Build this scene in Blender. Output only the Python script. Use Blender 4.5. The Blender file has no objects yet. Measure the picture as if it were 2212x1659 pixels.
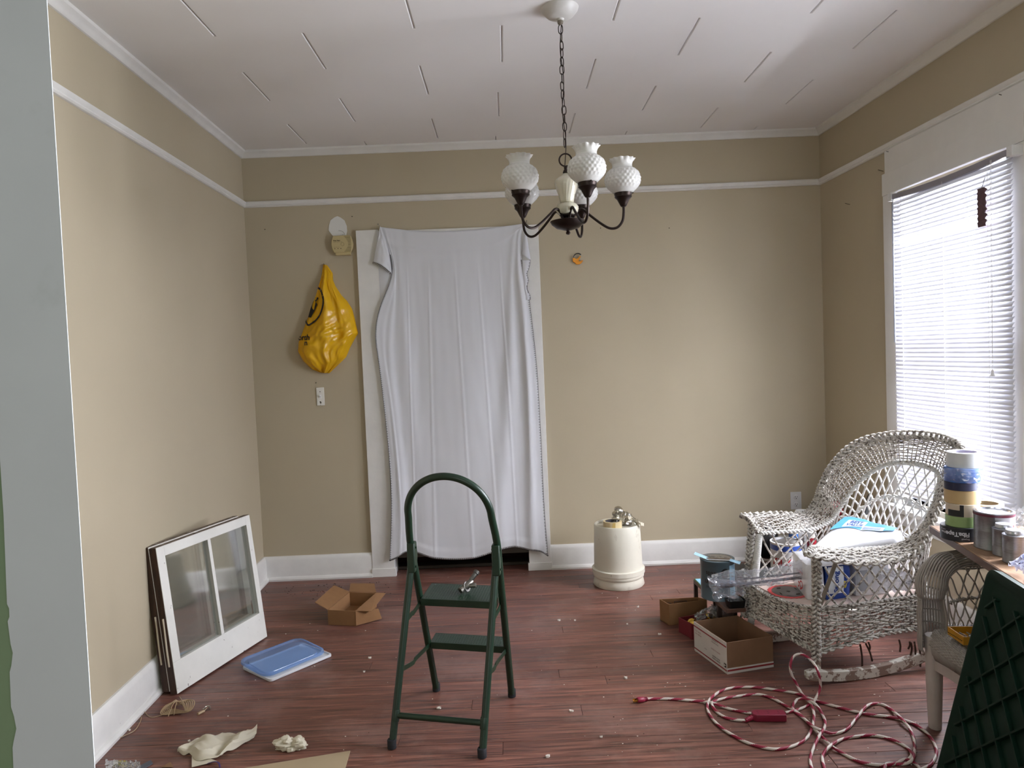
import bpy, math, random
import numpy as np
from mathutils import Vector, Matrix, noise

random.seed(7)
SC = bpy.context.scene
COL = SC.collection
PI = math.pi

# ------------------------------------------------------------------ camera
F_PX, PITCH, ROLL, YAW, EYE = 1558.5, .0436, -.041, -.0053, 1.418
def cam_axes():
    f = np.array([-math.sin(YAW)*math.cos(PITCH), math.cos(YAW)*math.cos(PITCH), -math.sin(PITCH)])
    r = np.array([math.cos(YAW), math.sin(YAW), 0.]); u = np.cross(r, f)
    return (math.cos(ROLL)*r + math.sin(ROLL)*u, -math.sin(ROLL)*r + math.cos(ROLL)*u, f)
AX, AY, AZ = cam_axes()
cd = bpy.data.cameras.new('camera'); cam = bpy.data.objects.new('camera', cd); COL.objects.link(cam)
cd.sensor_width = 36.0; cd.lens = F_PX/2212*36.0; cd.clip_start = .05; cd.clip_end = 200
mw = Matrix.Identity(4)
for i in range(3):
    mw[i][0] = AX[i]; mw[i][1] = AY[i]; mw[i][2] = -AZ[i]
mw[2][3] = EYE
cam.matrix_world = mw
SC.camera = cam

# ------------------------------------------------------------------ world and light
w = bpy.data.worlds.new('sky'); SC.world = w; w.use_nodes = True
bg = w.node_tree.nodes['Background']; bg.inputs[0].default_value = (.87, .91, 1.0, 1); bg.inputs[1].default_value = 3.2

def area(name, loc, direction, sx, sy, power, col):
    l = bpy.data.lights.new(name, 'AREA'); l.shape = 'RECTANGLE'; l.size = sx; l.size_y = sy; l.energy = power; l.color = col
    o = bpy.data.objects.new(name, l); COL.objects.link(o); o.location = loc
    o.rotation_euler = Vector(direction).to_track_quat('-Z', 'Y').to_euler()
    return o
# daylight arriving at the panes of the two windows of the room, then two added fill lamps behind the camera
area('daylight_window_1', (3.0, 3.42, 2.0), (-1, 0, -.40), 2.0, 2.4, 1350, (.95, .96, 1.0))
area('daylight_window_2', (2.75, 2.30, 1.60), (-1, 0, -.25), 1.3, 2.0, 240, (.90, .94, 1.0))
area('fill_near_back', (-.6, -2.85, 1.60), (0.05, 1, 0), 2.2, 1.7, 34, (1.0, .97, .95))  # added soft fill from behind; the near room has no window there
area('fill_near_right', (3.20, -.9, 1.5), (-1, .25, 0), 1.6, 1.6, 26, (.95, .98, 1.0))  # added side fill, hung in the near room without an opening in its wall

SC.view_settings.view_transform = 'Standard'; SC.view_settings.look = 'None'
SC.view_settings.gamma = 1.0; SC.view_settings.use_curve_mapping = False
SC.view_settings.exposure = 0.22
SC.cycles.max_bounces = 12; SC.cycles.transparent_max_bounces = 24
SC.cycles.sample_clamp_indirect = 6.0
SC.cycles.caustics_reflective = False; SC.cycles.caustics_refractive = False

# ------------------------------------------------------------------ helpers
def ray(u, v): return AX*(u-1106)/F_PX - AY*(v-829.5)/F_PX + AZ
def pz(u, v, z=0.):
    """point of the horizontal plane at height z"""
    d = ray(u, v); t = (z-EYE)/d[2]; return Vector((t*d[0], t*d[1], z))
def py(u, v, y):
    """point of the plane at depth y"""
    d = ray(u, v); t = y/d[1]; return Vector((t*d[0], y, EYE+t*d[2]))
S = .0288; XL, XR, D, H = -1.6345, 2.0453, 4.65, 2.76
def wl(y): return XL + S*(D-y)
def wr(y): return XR + S*(D-y)

def lin(h):
    h = h.lstrip('#'); c = [int(h[i:i+2], 16)/255 for i in (0, 2, 4)]
    return tuple((x/12.92 if x <= .04045 else ((x+.055)/1.055)**2.4) for x in c)

class MB:
    def __init__(s): s.v = []; s.f = []; s.m = []
    def add(s, vs, fs, m=0):
        k = len(s.v); s.v.extend([tuple(x) for x in vs]); s.f.extend([tuple(i+k for i in f) for f in fs]); s.m.extend([m]*len(fs) if isinstance(m, int) else m); return s
    def box(s, x0, x1, y0, y1, z0, z1, m=0):
        v = [(x, y, z) for z in (z0, z1) for y in (y0, y1) for x in (x0, x1)]
        return s.add(v, [(0, 2, 3, 1), (4, 5, 7, 6), (0, 1, 5, 4), (2, 6, 7, 3), (0, 4, 6, 2), (1, 3, 7, 5)], m)
    def hexa(s, c, m=0):
        """eight corners: bottom four in turn, top four in turn"""
        return s.add(c, [(3, 2, 1, 0), (4, 5, 6, 7), (0, 1, 5, 4), (1, 2, 6, 5), (2, 3, 7, 6), (3, 0, 4, 7)], m)
    def slab(s, a, b, c, d, t, m=0):
        """quad a b c d thickened by t along its normal"""
        a, b, c, d = map(Vector, (a, b, c, d)); n = (b-a).cross(d-a).normalized()*t
        return s.hexa([a, b, c, d, a+n, b+n, c+n, d+n], m)
    def tube(s, path, r, k=8, closed=False, m=0, caps=True, mf=None, flat=1.0):
        P = [Vector(p) for p in path]; n = len(P)
        T = []
        for i in range(n):
            a = P[(i-1) % n] if (closed or i > 0) else P[i]; b = P[(i+1) % n] if (closed or i < n-1) else P[i]
            t = (b-a); T.append(t.normalized() if t.length > 1e-9 else Vector((0, 0, 1)))
        up = Vector((0, 0, 1)) if abs(T[0].z) < .9 else Vector((1, 0, 0))
        N = T[0].cross(up).normalized(); vs = []
        for i in range(n):
            if i: N = (N - T[i]*N.dot(T[i])); N = N.normalized() if N.length > 1e-6 else T[i].orthogonal().normalized()
            B = T[i].cross(N); ri = r[i] if hasattr(r, '__len__') else r
            for j in range(k):
                a = 2*PI*j/k; vs.append(P[i] + N*(ri*math.cos(a)) + B*(ri*flat*math.sin(a)))
        fs = []; ms = []
        for i in range(n if closed else n-1):
            i2 = (i+1) % n
            for j in range(k):
                j2 = (j+1) % k; fs.append((i*k+j, i*k+j2, i2*k+j2, i2*k+j)); ms.append(mf(i, j) if mf else m)
        if caps and not closed:
            fs.append(tuple(range(k))[::-1]); ms.append(m); fs.append(tuple((n-1)*k+j for j in range(k))); ms.append(m)
        return s.add(vs, fs, ms)
    def lathe(s, prof, n=32, c=(0, 0, 0), m=0, fr=None, axis=None, mf=None):
        """profile of (radius, height); axis: a Vector to turn the shape to"""
        vs = []; R = Vector(axis).to_track_quat('Z', 'Y').to_matrix() if axis is not None else None
        c = Vector(c)
        for i, (r, z) in enumerate(prof):
            for j in range(n):
                a = 2*PI*j/n; rr = fr(r, z, a, i) if fr else r
                p = Vector((rr*math.cos(a), rr*math.sin(a), z)); vs.append(c + (R @ p if R else p))
        fs = []; ms = []
        for i in range(len(prof)-1):
            for j in range(n):
                j2 = (j+1) % n; fs.append((i*n+j, i*n+j2, (i+1)*n+j2, (i+1)*n+j)); ms.append(mf(i, j) if mf else m)
        if prof[0][0] > 1e-4: fs.append(tuple(range(n))[::-1]); ms.append(m)
        if prof[-1][0] > 1e-4: fs.append(tuple((len(prof)-1)*n+j for j in range(n))); ms.append(m)
        return s.add(vs, fs, ms)
    def ring(s, ro, ri, z0, z1, n=40, c=(0, 0, 0), m=0):
        vs = []
        for (r, z) in ((ro, z0), (ro, z1), (ri, z1), (ri, z0)):
            for j in range(n): a = 2*PI*j/n; vs.append((c[0]+r*math.cos(a), c[1]+r*math.sin(a), c[2]+z))
        fs = []
        for i in range(4):
            for j in range(n): fs.append((i*n+j, i*n+(j+1) % n, ((i+1) % 4)*n+(j+1) % n, ((i+1) % 4)*n+j))
        return s.add(vs, fs, m)
    def grid(s, fn, nu, nv, m=0, mf=None):
        vs = [fn(i/nu, j/nv) for j in range(nv+1) for i in range(nu+1)]
        fs = [(j*(nu+1)+i, j*(nu+1)+i+1, (j+1)*(nu+1)+i+1, (j+1)*(nu+1)+i) for j in range(nv) for i in range(nu)]
        ms = [mf(i, j) for j in range(nv) for i in range(nu)] if mf else m
        return s.add(vs, fs, ms)
    def prism(s, poly, fn0, fn1, m=0):
        """2D polygon lifted by two maps (x,y)->point"""
        n = len(poly); vs = [fn0(*p) for p in poly] + [fn1(*p) for p in poly]
        return s.add(vs, [tuple(range(n))[::-1], tuple(range(n, 2*n))] + [(i, (i+1) % n, n+(i+1) % n, n+i) for i in range(n)], m)
    def sphere(s, c, r, n=16, m=0, sc=(1, 1, 1)):
        prof = [(math.sin(PI*i/(n//2)), -math.cos(PI*i/(n//2))) for i in range(n//2+1)]
        k = len(s.v); s.lathe(prof, n, (0, 0, 0), m)
        for i in range(k, len(s.v)):
            x, y, z = s.v[i]; s.v[i] = (c[0]+x*r*sc[0], c[1]+y*r*sc[1], c[2]+z*r*sc[2])
        return s
    def xf(s, M, k0=0):
        for i in range(k0, len(s.v)): s.v[i] = tuple(M @ Vector(s.v[i]))
        return s

def root_loc(p):
    v = Vector((0, 0, 0))
    while p is not None: v += p.location; p = p.parent
    return v
def part(name, mb, mats, parent=None, smooth=True, label=None, world=True, loc=(0, 0, 0), bevel=0, solid=0, kind=None, auto=40):
    """links mb as ONE mesh object; with world=True its vertices are given in room coordinates"""
    me = bpy.data.meshes.new(name)
    off = root_loc(parent) + Vector(loc) if world else Vector((0, 0, 0))
    vs = [(a-off.x, b-off.y, c-off.z) for a, b, c in mb.v] if world else mb.v
    me.from_pydata(vs, [], mb.f)
    mats = mats if isinstance(mats, (list, tuple)) else [mats]
    for x in mats: me.materials.append(x)
    if len(mats) > 1: me.polygons.foreach_set('material_index', mb.m)
    if smooth:
        me.polygons.foreach_set('use_smooth', [True]*len(me.polygons))
        if auto < 180: me.set_sharp_from_angle(angle=math.radians(auto))
    me.update()
    o = bpy.data.objects.new(name, me); COL.objects.link(o); o.location = loc
    if parent is not None: o.parent = parent
    if bevel:
        b = o.modifiers.new('bevel', 'BEVEL'); b.width = bevel; b.segments = 2; b.limit_method = 'ANGLE'; b.angle_limit = math.radians(35)
    if solid:
        b = o.modifiers.new('solid', 'SOLIDIFY'); b.thickness = solid; b.offset = 0
    if label: o['label'] = label
    if kind: o['kind'] = kind
    return o
def thing(name, label, cat, loc=(0, 0, 0), group=None, rz=0):
    o = bpy.data.objects.new(name, None); COL.objects.link(o); o.location = loc; o.rotation_euler = (0, 0, rz)
    o.empty_display_size = .05
    o['label'] = label; o['category'] = cat
    if group: o['group'] = group
    return o
def tag(o, label, cat, group=None):
    o['label'] = label; o['category'] = cat
    if group: o['group'] = group
    return o
def struct(name, mb, mats, parent=None, **k):
    o = part(name, mb, mats, parent, **k)
    if parent is None: o['kind'] = 'structure'
    return o
def sempty(name):
    o = bpy.data.objects.new(name, None); COL.objects.link(o); o['kind'] = 'structure'; return o
def text_mb(s, size, fn, m=0, bold=0., mb=None, align='LEFT', ext=0):
    """flat lettering; fn maps (x, y) of the text to a point"""
    c = bpy.data.curves.new('t', 'FONT'); c.body = s; c.size = size; c.offset = bold; c.align_x = align; c.resolution_u = 3
    o = bpy.data.objects.new('t', c); COL.objects.link(o)
    me = o.to_mesh(); vs = [fn(v.co.x, v.co.y) for v in me.vertices]; fs = [tuple(p.vertices) for p in me.polygons]
    o.to_mesh_clear(); bpy.data.objects.remove(o); bpy.data.curves.remove(c)
    mb = mb or MB(); mb.add(vs, fs, m); return mb
def smooth_path(pts, per=8, closed=False):
    P = [Vector(p) for p in pts]; n = len(P); out = []
    for i in range(n if closed else n-1):
        g = lambda k: P[k % n] if closed else P[max(0, min(n-1, k))]
        p0, p1, p2, p3 = g(i-1), g(i), g(i+1), g(i+2)
        for q in range(per):
            t = q/per
            out.append(.5*((2*p1) + (p2-p0)*t + (2*p0-5*p1+4*p2-p3)*t*t + (3*p1-p0-3*p2+p3)*t**3))
    if not closed: out.append(P[-1])
    return out
def interp(pts, t):
    """point at t in 0..1 on a smooth path (uniform in knots)"""
    n = len(pts)-1; x = max(0, min(.999999, t))*n; i = int(x); f = x-i
    g = lambda k: pts[max(0, min(n, k))]
    p0, p1, p2, p3 = g(i-1), g(i), g(i+1), g(i+2)
    return .5*((2*p1) + (p2-p0)*f + (2*p0-5*p1+4*p2-p3)*f*f + (3*p1-p0-3*p2+p3)*f**3)
def nz(x, y=0., z=0.): return noise.noise(Vector((x, y, z)))
def lerp(a, b, t): return a+(b-a)*t

# ------------------------------------------------------------------ materials
def mat(name, col, rough=.6, metal=0., var=0., vs=6., spots=(), bump=0., bs=60., spec=.5, stretch=None, trans=0., alpha=1., subs=0., coat=0., world=False, emit=0):
    m = bpy.data.materials.new(name); m.use_nodes = True; nt = m.node_tree; N = nt.nodes; L = nt.links
    b = N['Principled BSDF']; c = lin(col) if isinstance(col, str) else col
    b.inputs['Base Color'].default_value = (*c, 1); b.inputs['Roughness'].default_value = rough; b.inputs['Metallic'].default_value = metal
    b.inputs['Specular IOR Level'].default_value = spec; b.inputs['Coat Weight'].default_value = coat
    b.inputs['Transmission Weight'].default_value = trans; b.inputs['Alpha'].default_value = alpha
    if subs: b.inputs['Subsurface Weight'].default_value = subs; b.inputs['Subsurface Radius'].default_value = (.02, .015, .01)
    if world: src = N.new('ShaderNodeNewGeometry').outputs['Position']
    else: src = N.new('ShaderNodeTexCoord').outputs['Object']
    if stretch:
        mp = N.new('ShaderNodeMapping'); mp.inputs['Scale'].default_value = stretch; L.new(src, mp.inputs[0]); src = mp.outputs[0]
    cur = None
    def mix(fac, A, B):
        x = N.new('ShaderNodeMix'); x.data_type = 'RGBA'; L.new(fac, x.inputs[0])
        for s_, q in ((6, A), (7, B)):
            if isinstance(q, tuple): x.inputs[s_].default_value = (*q[:3], 1)
            else: L.new(q, x.inputs[s_])
        return x.outputs[2]
    if var:
        n = N.new('ShaderNodeTexNoise'); n.inputs['Scale'].default_value = vs; n.inputs['Detail'].default_value = 6; L.new(src, n.inputs[0])
        mr = N.new('ShaderNodeMapRange'); mr.inputs[1].default_value = .3; mr.inputs[2].default_value = .7; L.new(n.outputs[0], mr.inputs[0])
        cur = mix(mr.outputs[0], tuple(x*(1-var) for x in c), tuple(min(1, x*(1+var)) for x in c))
    for (sc, th, soft, scol, amt) in spots:
        n = N.new('ShaderNodeTexNoise'); n.inputs['Scale'].default_value = sc; n.inputs['Detail'].default_value = 8; n.inputs['Roughness'].default_value = .65
        off = N.new('ShaderNodeVectorMath'); off.inputs[1].default_value = (sc*.37, sc*1.3, 4.1); L.new(src, off.inputs[0]); L.new(off.outputs[0], n.inputs[0])
        mr = N.new('ShaderNodeMapRange'); mr.inputs[1].default_value = th; mr.inputs[2].default_value = th+soft; mr.inputs[4].default_value = amt; L.new(n.outputs[0], mr.inputs[0])
        cur = mix(mr.outputs[0], cur if cur is not None else c, lin(scol))
    if cur is not None: L.new(cur, b.inputs['Base Color'])
    if bump:
        n = N.new('ShaderNodeTexNoise'); n.inputs['Scale'].default_value = bs; n.inputs['Detail'].default_value = 4; L.new(src, n.inputs[0])
        bp = N.new('ShaderNodeBump'); bp.inputs['Strength'].default_value = bump; bp.inputs['Distance'].default_value = .004; L.new(n.outputs[0], bp.inputs['Height']); L.new(bp.outputs[0], b.inputs['Normal'])
    return m
def thin(name, tint=(1, 1, 1), gloss=.12, rough=.05, diffuse=0., dcol=(1, 1, 1)):
    """thin clear sheet: see-through with a gloss and an optional milky part"""
    m = bpy.data.materials.new(name); m.use_nodes = True; nt = m.node_tree; N = nt.nodes; L = nt.links
    N.remove(N['Principled BSDF']); out = N['Material Output']
    tr = N.new('ShaderNodeBsdfTransparent'); tr.inputs[0].default_value = (*tint, 1)
    gl = N.new('ShaderNodeBsdfGlossy'); gl.inputs['Roughness'].default_value = rough
    lw = N.new('ShaderNodeLayerWeight'); lw.inputs[0].default_value = .35
    mr = N.new('ShaderNodeMapRange'); mr.inputs[3].default_value = gloss*.45; mr.inputs[4].default_value = min(1, gloss*3.5); L.new(lw.outputs['Fresnel'], mr.inputs[0])
    mx = N.new('ShaderNodeMixShader'); L.new(mr.outputs[0], mx.inputs[0]); L.new(tr.outputs[0], mx.inputs[1]); L.new(gl.outputs[0], mx.inputs[2])
    last = mx.outputs[0]
    if diffuse:
        df = N.new('ShaderNodeBsdfDiffuse'); df.inputs[0].default_value = (*dcol, 1)
        tl = N.new('ShaderNodeBsdfTranslucent'); tl.inputs[0].default_value = (*dcol, 1)
        a = N.new('ShaderNodeMixShader'); a.inputs[0].default_value = .5; L.new(df.outputs[0], a.inputs[1]); L.new(tl.outputs[0], a.inputs[2])
        m2 = N.new('ShaderNodeMixShader'); m2.inputs[0].default_value = diffuse; L.new(last, m2.inputs[1]); L.new(a.outputs[0], m2.inputs[2]); last = m2.outputs[0]
    L.new(last, out.inputs[0]); return m
def translucent(name, col, t=.5, rough=.6, tcol=None, var=0):
    m = bpy.data.materials.new(name); m.use_nodes = True; nt = m.node_tree; N = nt.nodes; L = nt.links
    b = N['Principled BSDF']; b.inputs['Base Color'].default_value = (*lin(col), 1); b.inputs['Roughness'].default_value = rough
    tl = N.new('ShaderNodeBsdfTranslucent'); tl.inputs[0].default_value = (*lin(tcol or col), 1)
    mx = N.new('ShaderNodeMixShader'); mx.inputs[0].default_value = t; L.new(b.outputs[0], mx.inputs[1]); L.new(tl.outputs[0], mx.inputs[2]); L.new(mx.outputs[0], N['Material Output'].inputs[0])
    return m

WALL = mat('wall_paint', 'b2a68e', .75, var=.035, vs=1.3, bump=.12, bs=25, spots=((40, .78, .02, '6d6250', .5),), world=True)
WHITE = mat('white_trim_paint', 'dcdad6', .42, var=.03, vs=9, bump=.1, bs=30, spots=((55, .77, .02, '6a5a4a', .7),), world=True)
OLDWHITE = mat('chipped_white_paint', 'dcdad3', .5, var=.05, vs=8, bump=.2, bs=40, spots=((26, .665, .015, '3b2a20', .95), (70, .71, .02, '57483a', .8)))
CEIL = mat('ceiling_paint', 'eae8e8', .55, var=.02, vs=2, bump=.08, bs=14, world=True)
GREENW = mat('green_wall_paint', '7c9272', .6, var=.05, vs=5, world=True)
PLASTER = mat('spackle', 'd8d7d3', .8, var=.02)
DARKWOOD = mat('dark_old_wood', '3a2418', .7, var=.4, vs=12, stretch=(6, 6, 1), spots=((14, .66, .03, 'b9ab98', .8),), bump=.3, bs=50)
SOOT = mat('dark_brown_paint', '33291f', .6, var=.2)

# ------------------------------------------------------------------ floor (boards run across the room)
def floor_mat():
    m = bpy.data.materials.new('floor_board'); m.use_nodes = True; nt = m.node_tree; N = nt.nodes; L = nt.links; b = N['Principled BSDF']
    pos = N.new('ShaderNodeNewGeometry').outputs['Position']; oi = N.new('ShaderNodeObjectInfo')
    mp = N.new('ShaderNodeMapping'); mp.inputs['Scale'].default_value = (1.6, 38, 1); L.new(pos, mp.inputs[0])
    ad = N.new('ShaderNodeVectorMath'); mu = N.new('ShaderNodeVectorMath'); mu.operation = 'SCALE'; mu.inputs[0].default_value = (37, 11, 5); L.new(oi.outputs['Random'], mu.inputs['Scale'])
    L.new(mp.outputs[0], ad.inputs[0]); L.new(mu.outputs[0], ad.inputs[1])
    g = N.new('ShaderNodeTexNoise'); g.inputs['Scale'].default_value = 2.2; g.inputs['Detail'].default_value = 8; g.inputs['Distortion'].default_value = 1.0; L.new(ad.outputs[0], g.inputs[0])
    r = N.new('ShaderNodeValToRGB'); r.color_ramp.elements[0].position = .30; r.color_ramp.elements[0].color = (*lin('432d26'), 1); r.color_ramp.elements[1].position = .72; r.color_ramp.elements[1].color = (*lin('8c5f50'), 1)
    e = r.color_ramp.elements.new(.5); e.color = (*lin('6a443a'), 1); L.new(g.outputs[0], r.inputs[0])
    def mixc(fac, A, Bc, mode='MIX'):
        x = N.new('ShaderNodeMix'); x.data_type = 'RGBA'; x.blend_type = mode
        if hasattr(fac, 'links'): L.new(fac, x.inputs[0])
        else: x.inputs[0].default_value = fac
        L.new(A, x.inputs[6])
        if isinstance(Bc, tuple): x.inputs[7].default_value = (*Bc, 1)
        else: L.new(Bc, x.inputs[7])
        return x.outputs[2]
    hv = N.new('ShaderNodeHueSaturation'); L.new(r.outputs[0], hv.inputs['Color'])
    mr = N.new('ShaderNodeMapRange'); mr.inputs[3].default_value = .82; mr.inputs[4].default_value = 1.18; L.new(oi.outputs['Random'], mr.inputs[0]); L.new(mr.outputs[0], hv.inputs['Value'])
    cur = hv.outputs[0]
    def noise_mask(scale, lo, hi, amt, st=(1, 1, 1), off=0.):
        q = N.new('ShaderNodeMapping'); q.inputs['Scale'].default_value = st; q.inputs['Location'].default_value = (off, off*.7, 0); L.new(pos, q.inputs[0])
        n = N.new('ShaderNodeTexNoise'); n.inputs['Scale'].default_value = scale; n.inputs['Detail'].default_value = 9; n.inputs['Roughness'].default_value = .7; L.new(q.outputs[0], n.inputs[0])
        k = N.new('ShaderNodeMapRange'); k.inputs[1].default_value = lo; k.inputs[2].default_value = hi; k.inputs[4].default_value = amt; L.new(n.outputs[0], k.inputs[0]); return k.outputs[0]
    cur = mixc(noise_mask(2.1, .50, .72, .42), cur, lin('9a8078'))            # dusty worn patches
    cur = mixc(noise_mask(7, .60, .75, .5, (1, 6, 1), 3), cur, lin('c09a86'))   # scuffs
    cur = mixc(noise_mask(9, .69, .74, .8, (1, 2.2, 1), 9), cur, lin('26140f'))  # knots and stains
    cur = mixc(noise_mask(60, .72, .75, .8, (1, 1, 1), 5), cur, lin('c9c0b8'))  # specks of paint
    L.new(cur, b.inputs['Base Color'])
    rr = N.new('ShaderNodeMapRange'); rr.inputs[1].default_value = .3; rr.inputs[2].default_value = .7; rr.inputs[3].default_value = .30; rr.inputs[4].default_value = .55; L.new(g.outputs[0], rr.inputs[0]); L.new(rr.outputs[0], b.inputs['Roughness'])
    b.inputs['Specular IOR Level'].default_value = .45
    bp = N.new('ShaderNodeBump'); bp.inputs['Strength'].default_value = .25; bp.inputs['Distance'].default_value = .002; L.new(g.outputs[0], bp.inputs['Height']); L.new(bp.outputs[0], b.inputs['Normal'])
    return m
FLOORM = floor_mat()
floor = sempty('floor')
fb = MB(); fb.box(-3.2, 4.0, -3.1, 5.6, -.10, -.018); part('subfloor', fb, SOOT, floor, smooth=False)
fb = MB(); fb.box(-3.2, 4.0, -3.1, 2.158, -.018, 0); part('near_boards', fb, FLOORM, floor, smooth=False)
BW = .083
plank_cache = {}
y = 2.16; row = 0
while y < 5.0:
    x = -1.75 - random.random()*.5; x1 = 2.2
    cuts = [x]
    while cuts[-1] < x1: cuts.append(cuts[-1] + random.choice((1.3, 1.7, 2.2, 2.9)))
    if row % 3 == 0: cuts = [-2.0, 2.25]
    for a, b_ in zip(cuts[:-1], cuts[1:]):
        b_ = min(b_, 2.25)
        if b_-a < .1: continue
        Lh = (b_-a)/2 - .0006; wd = BW/2 - .0006; c = .0009; dz = random.uniform(-.0006, .0004)
        mb = MB()
        vs = [(sx*(Lh-i), sy*(wd-i), z) for z, i in ((-.018, 0), (-c, 0), (0, c)) for sx, sy in ((-1, -1), (1, -1), (1, 1), (-1, 1))]
        mb.add(vs, [(3, 2, 1, 0), (8, 9, 10, 11)] + [(k*4+i, k*4+(i+1) % 4, (k+1)*4+(i+1) % 4, (k+1)*4+i) for k in range(2) for i in range(4)])
        part('plank', mb, FLOORM, floor, smooth=False, world=False, loc=((a+b_)/2, y+BW/2, dz))
    y += BW; row += 1

# ------------------------------------------------------------------ ceiling of staggered tiles
ceiling = sempty('ceiling')
cb = MB(); cb.box(-3.2, 4.0, -3.1, 5.6, H+.008, H+.1); part('ceiling_deck', cb, CEIL, ceiling, smooth=False)
cb = MB(); cb.box(-3.2, 4.0, -3.1, 1.10, H-.002, H+.008); part('ceiling_near_board', cb, CEIL, ceiling, smooth=False)
k = -5
while True:
    y0 = 3.02 + .3775*k; y1 = min(y0+.3775, D+.03)
    if y0 > D: break
    drift = -.012*(k+1)
    x = (.49 if k % 2 else .045) + drift - .815*3
    while x < 2.2:
        a, b_ = x, x+.815
        gx, gy, c = .0028, .0, .0035
        xa, xb, ya, yb = a+gx, b_-gx, y0+gy, y1-gy
        if xb > wl(yb)-.05:
            mb = MB(); vs = [(X, Y, z) for z, i in ((H+.008, 0), (H+c*.5, 0), (H-.001, 1)) for X, Y in ((xa+c*i, ya), (xb-c*i, ya), (xb-c*i, yb), (xa+c*i, yb))]
            mb.add(vs, [(0, 1, 2, 3), (11, 10, 9, 8)] + [(q*4+(i+1) % 4, q*4+i, (q+1)*4+i, (q+1)*4+(i+1) % 4) for q in range(2) for i in range(4)])
            part('tile', mb, CEIL, ceiling, smooth=False, loc=((xa+xb)/2, (ya+yb)/2, H))
        x += .815
    k += 1

# ------------------------------------------------------------------ walls
DX0, DX1, DZ = -.80, .105, 2.13           # opening of the rear door
mb = MB(); mb.box(-1.8, DX0, D, D+.12, 0, H+.005); mb.box(DX1, 2.3, D, D+.12, 0, H+.005); mb.box(DX0, DX1, D, D+.12, DZ, H+.005)
wall_back = struct('wall_back', mb, WALL, smooth=False)
mb = MB(); mb.hexa([(wl(1.1)-.12, 1.1, 0), (wl(1.1), 1.1, 0), (wl(4.7), 4.7, 0), (wl(4.7)-.12, 4.7, 0), (wl(1.1)-.12, 1.1, H+.005), (wl(1.1), 1.1, H+.005), (wl(4.7), 4.7, H+.005), (wl(4.7)-.12, 4.7, H+.005)])
wall_left = struct('wall_left', mb, WALL, smooth=False)
# right wall with its two window openings
W1 = (2.97, 3.79, .56, 2.150); W2 = (1.85, 2.68, .80, 2.20)
mb = MB()
def rw(y0, y1, z0, z1):
    mb.hexa([(wr(y0), y0, z0), (wr(y0)+.14, y0, z0), (wr(y1)+.14, y1, z0), (wr(y1), y1, z0), (wr(y0), y0, z1), (wr(y0)+.14, y0, z1), (wr(y1)+.14, y1, z1), (wr(y1), y1, z1)])
rw(1.1, W2[0], 0, H+.005); rw(W2[0], W2[1], 0, W2[2]); rw(W2[0], W2[1], W2[3], H+.005); rw(W2[1], W1[0], 0, H+.005)
rw(W1[0], W1[1], 0, W1[2]); rw(W1[0], W1[1], W1[3], H+.005); rw(W1[1], 4.7, 0, H+.005)
wall_right = struct('wall_right', mb, WALL, smooth=False)
# partition with the opening the picture is taken through
mb = MB(); mb.box(-3.2, -.70, 1.106, 1.112, 0, H+.005); mb.box(1.55, 4.0, 1.10, 1.112, 0, H+.005); mb.box(-.675, 1.55, 1.10, 1.112, 2.35, H+.005)
struct('wall_front', mb, [GREENW], smooth=False)
mb = MB(); mb.box(-3.2, -3.1, -3.1, 1.1, 0, H)
struct('wall_near_left', mb, GREENW, smooth=False)
mb = MB(); mb.box(3.9, 4.0, -3.1, 1.1, 0, H); struct('wall_near_right', mb, GREENW, smooth=False)
mb = MB(); mb.box(-3.2, 4.0, -3.1, -3.0, 0, H); struct('wall_near_back', mb, GREENW, smooth=False)
# little hall behind the cloth, with a closed dark door
mb = MB(); mb.box(-1.2, .6, 5.45, 5.55, 0, H); mb.box(-1.2, -1.1, 4.77, 5.5, 0, H); mb.box(.5, .6, 4.77, 5.5, 0, H)
struct('wall_hall', mb, WALL, smooth=False)
door = sempty('door_1')
mb = MB(); mb.box(-.79, .095, 4.80, 4.835, .07, 2.12); part('door_slab', mb, mat('door_paint', '6c6358', .5, var=.1), door, bevel=.003)
mb = MB(); mb.box(-.80, .105, 4.76, 4.86, 0, .022); part('threshold', mb, SOOT, door, bevel=.004)

# casing of the opening in front, at the left edge of the picture
casing = sempty('door_2')
edge = []
mb = MB()
zs = [0, .3, .78, .835, .845, .865, .885, .90, .955, .965, .985, 1.0, 1.035, 1.042, 1.055, 1.062, 1.2, 2.35]
chip = {.845: .002, .865: .007, .885: .004, .965: .003, .985: .006, 1.0: .003, 1.042: .003, 1.055: .003}
poly = [(-.781 - (1.26-min(1.5, z))*.033 + chip.get(z, 0), z) for z in zs]
pl = poly + [(-.662, 2.35), (-.674, 0)]
mb.prism(pl[::-1], lambda x, z: (x, 1.106, z), lambda x, z: (x, 1.1042, z))
part('door_casing', mb, mat('casing_paint', 'cdd3d7', .45, var=.025, vs=6, bump=.12, bs=20, spots=((38, .735, .02, '5a4a40', .8), (6, .62, .2, 'b3bbb9', .5))), casing, smooth=False)
mb = MB(); mb.box(1.53, 1.55, 1.10, 1.112, 0, 2.35); mb.box(-.668, 1.55, 1.10, 1.112, 2.33, 2.35)
part('door_jamb', mb, WHITE, casing, smooth=False)
mb = MB(); mb.box(1.54, 1.66, 1.078, 1.10, 0, 2.35); mb.box(-.79, 1.66, 1.078, 1.10, 2.35, 2.47); part('door_casing', mb, WHITE, casing, smooth=False)

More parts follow.
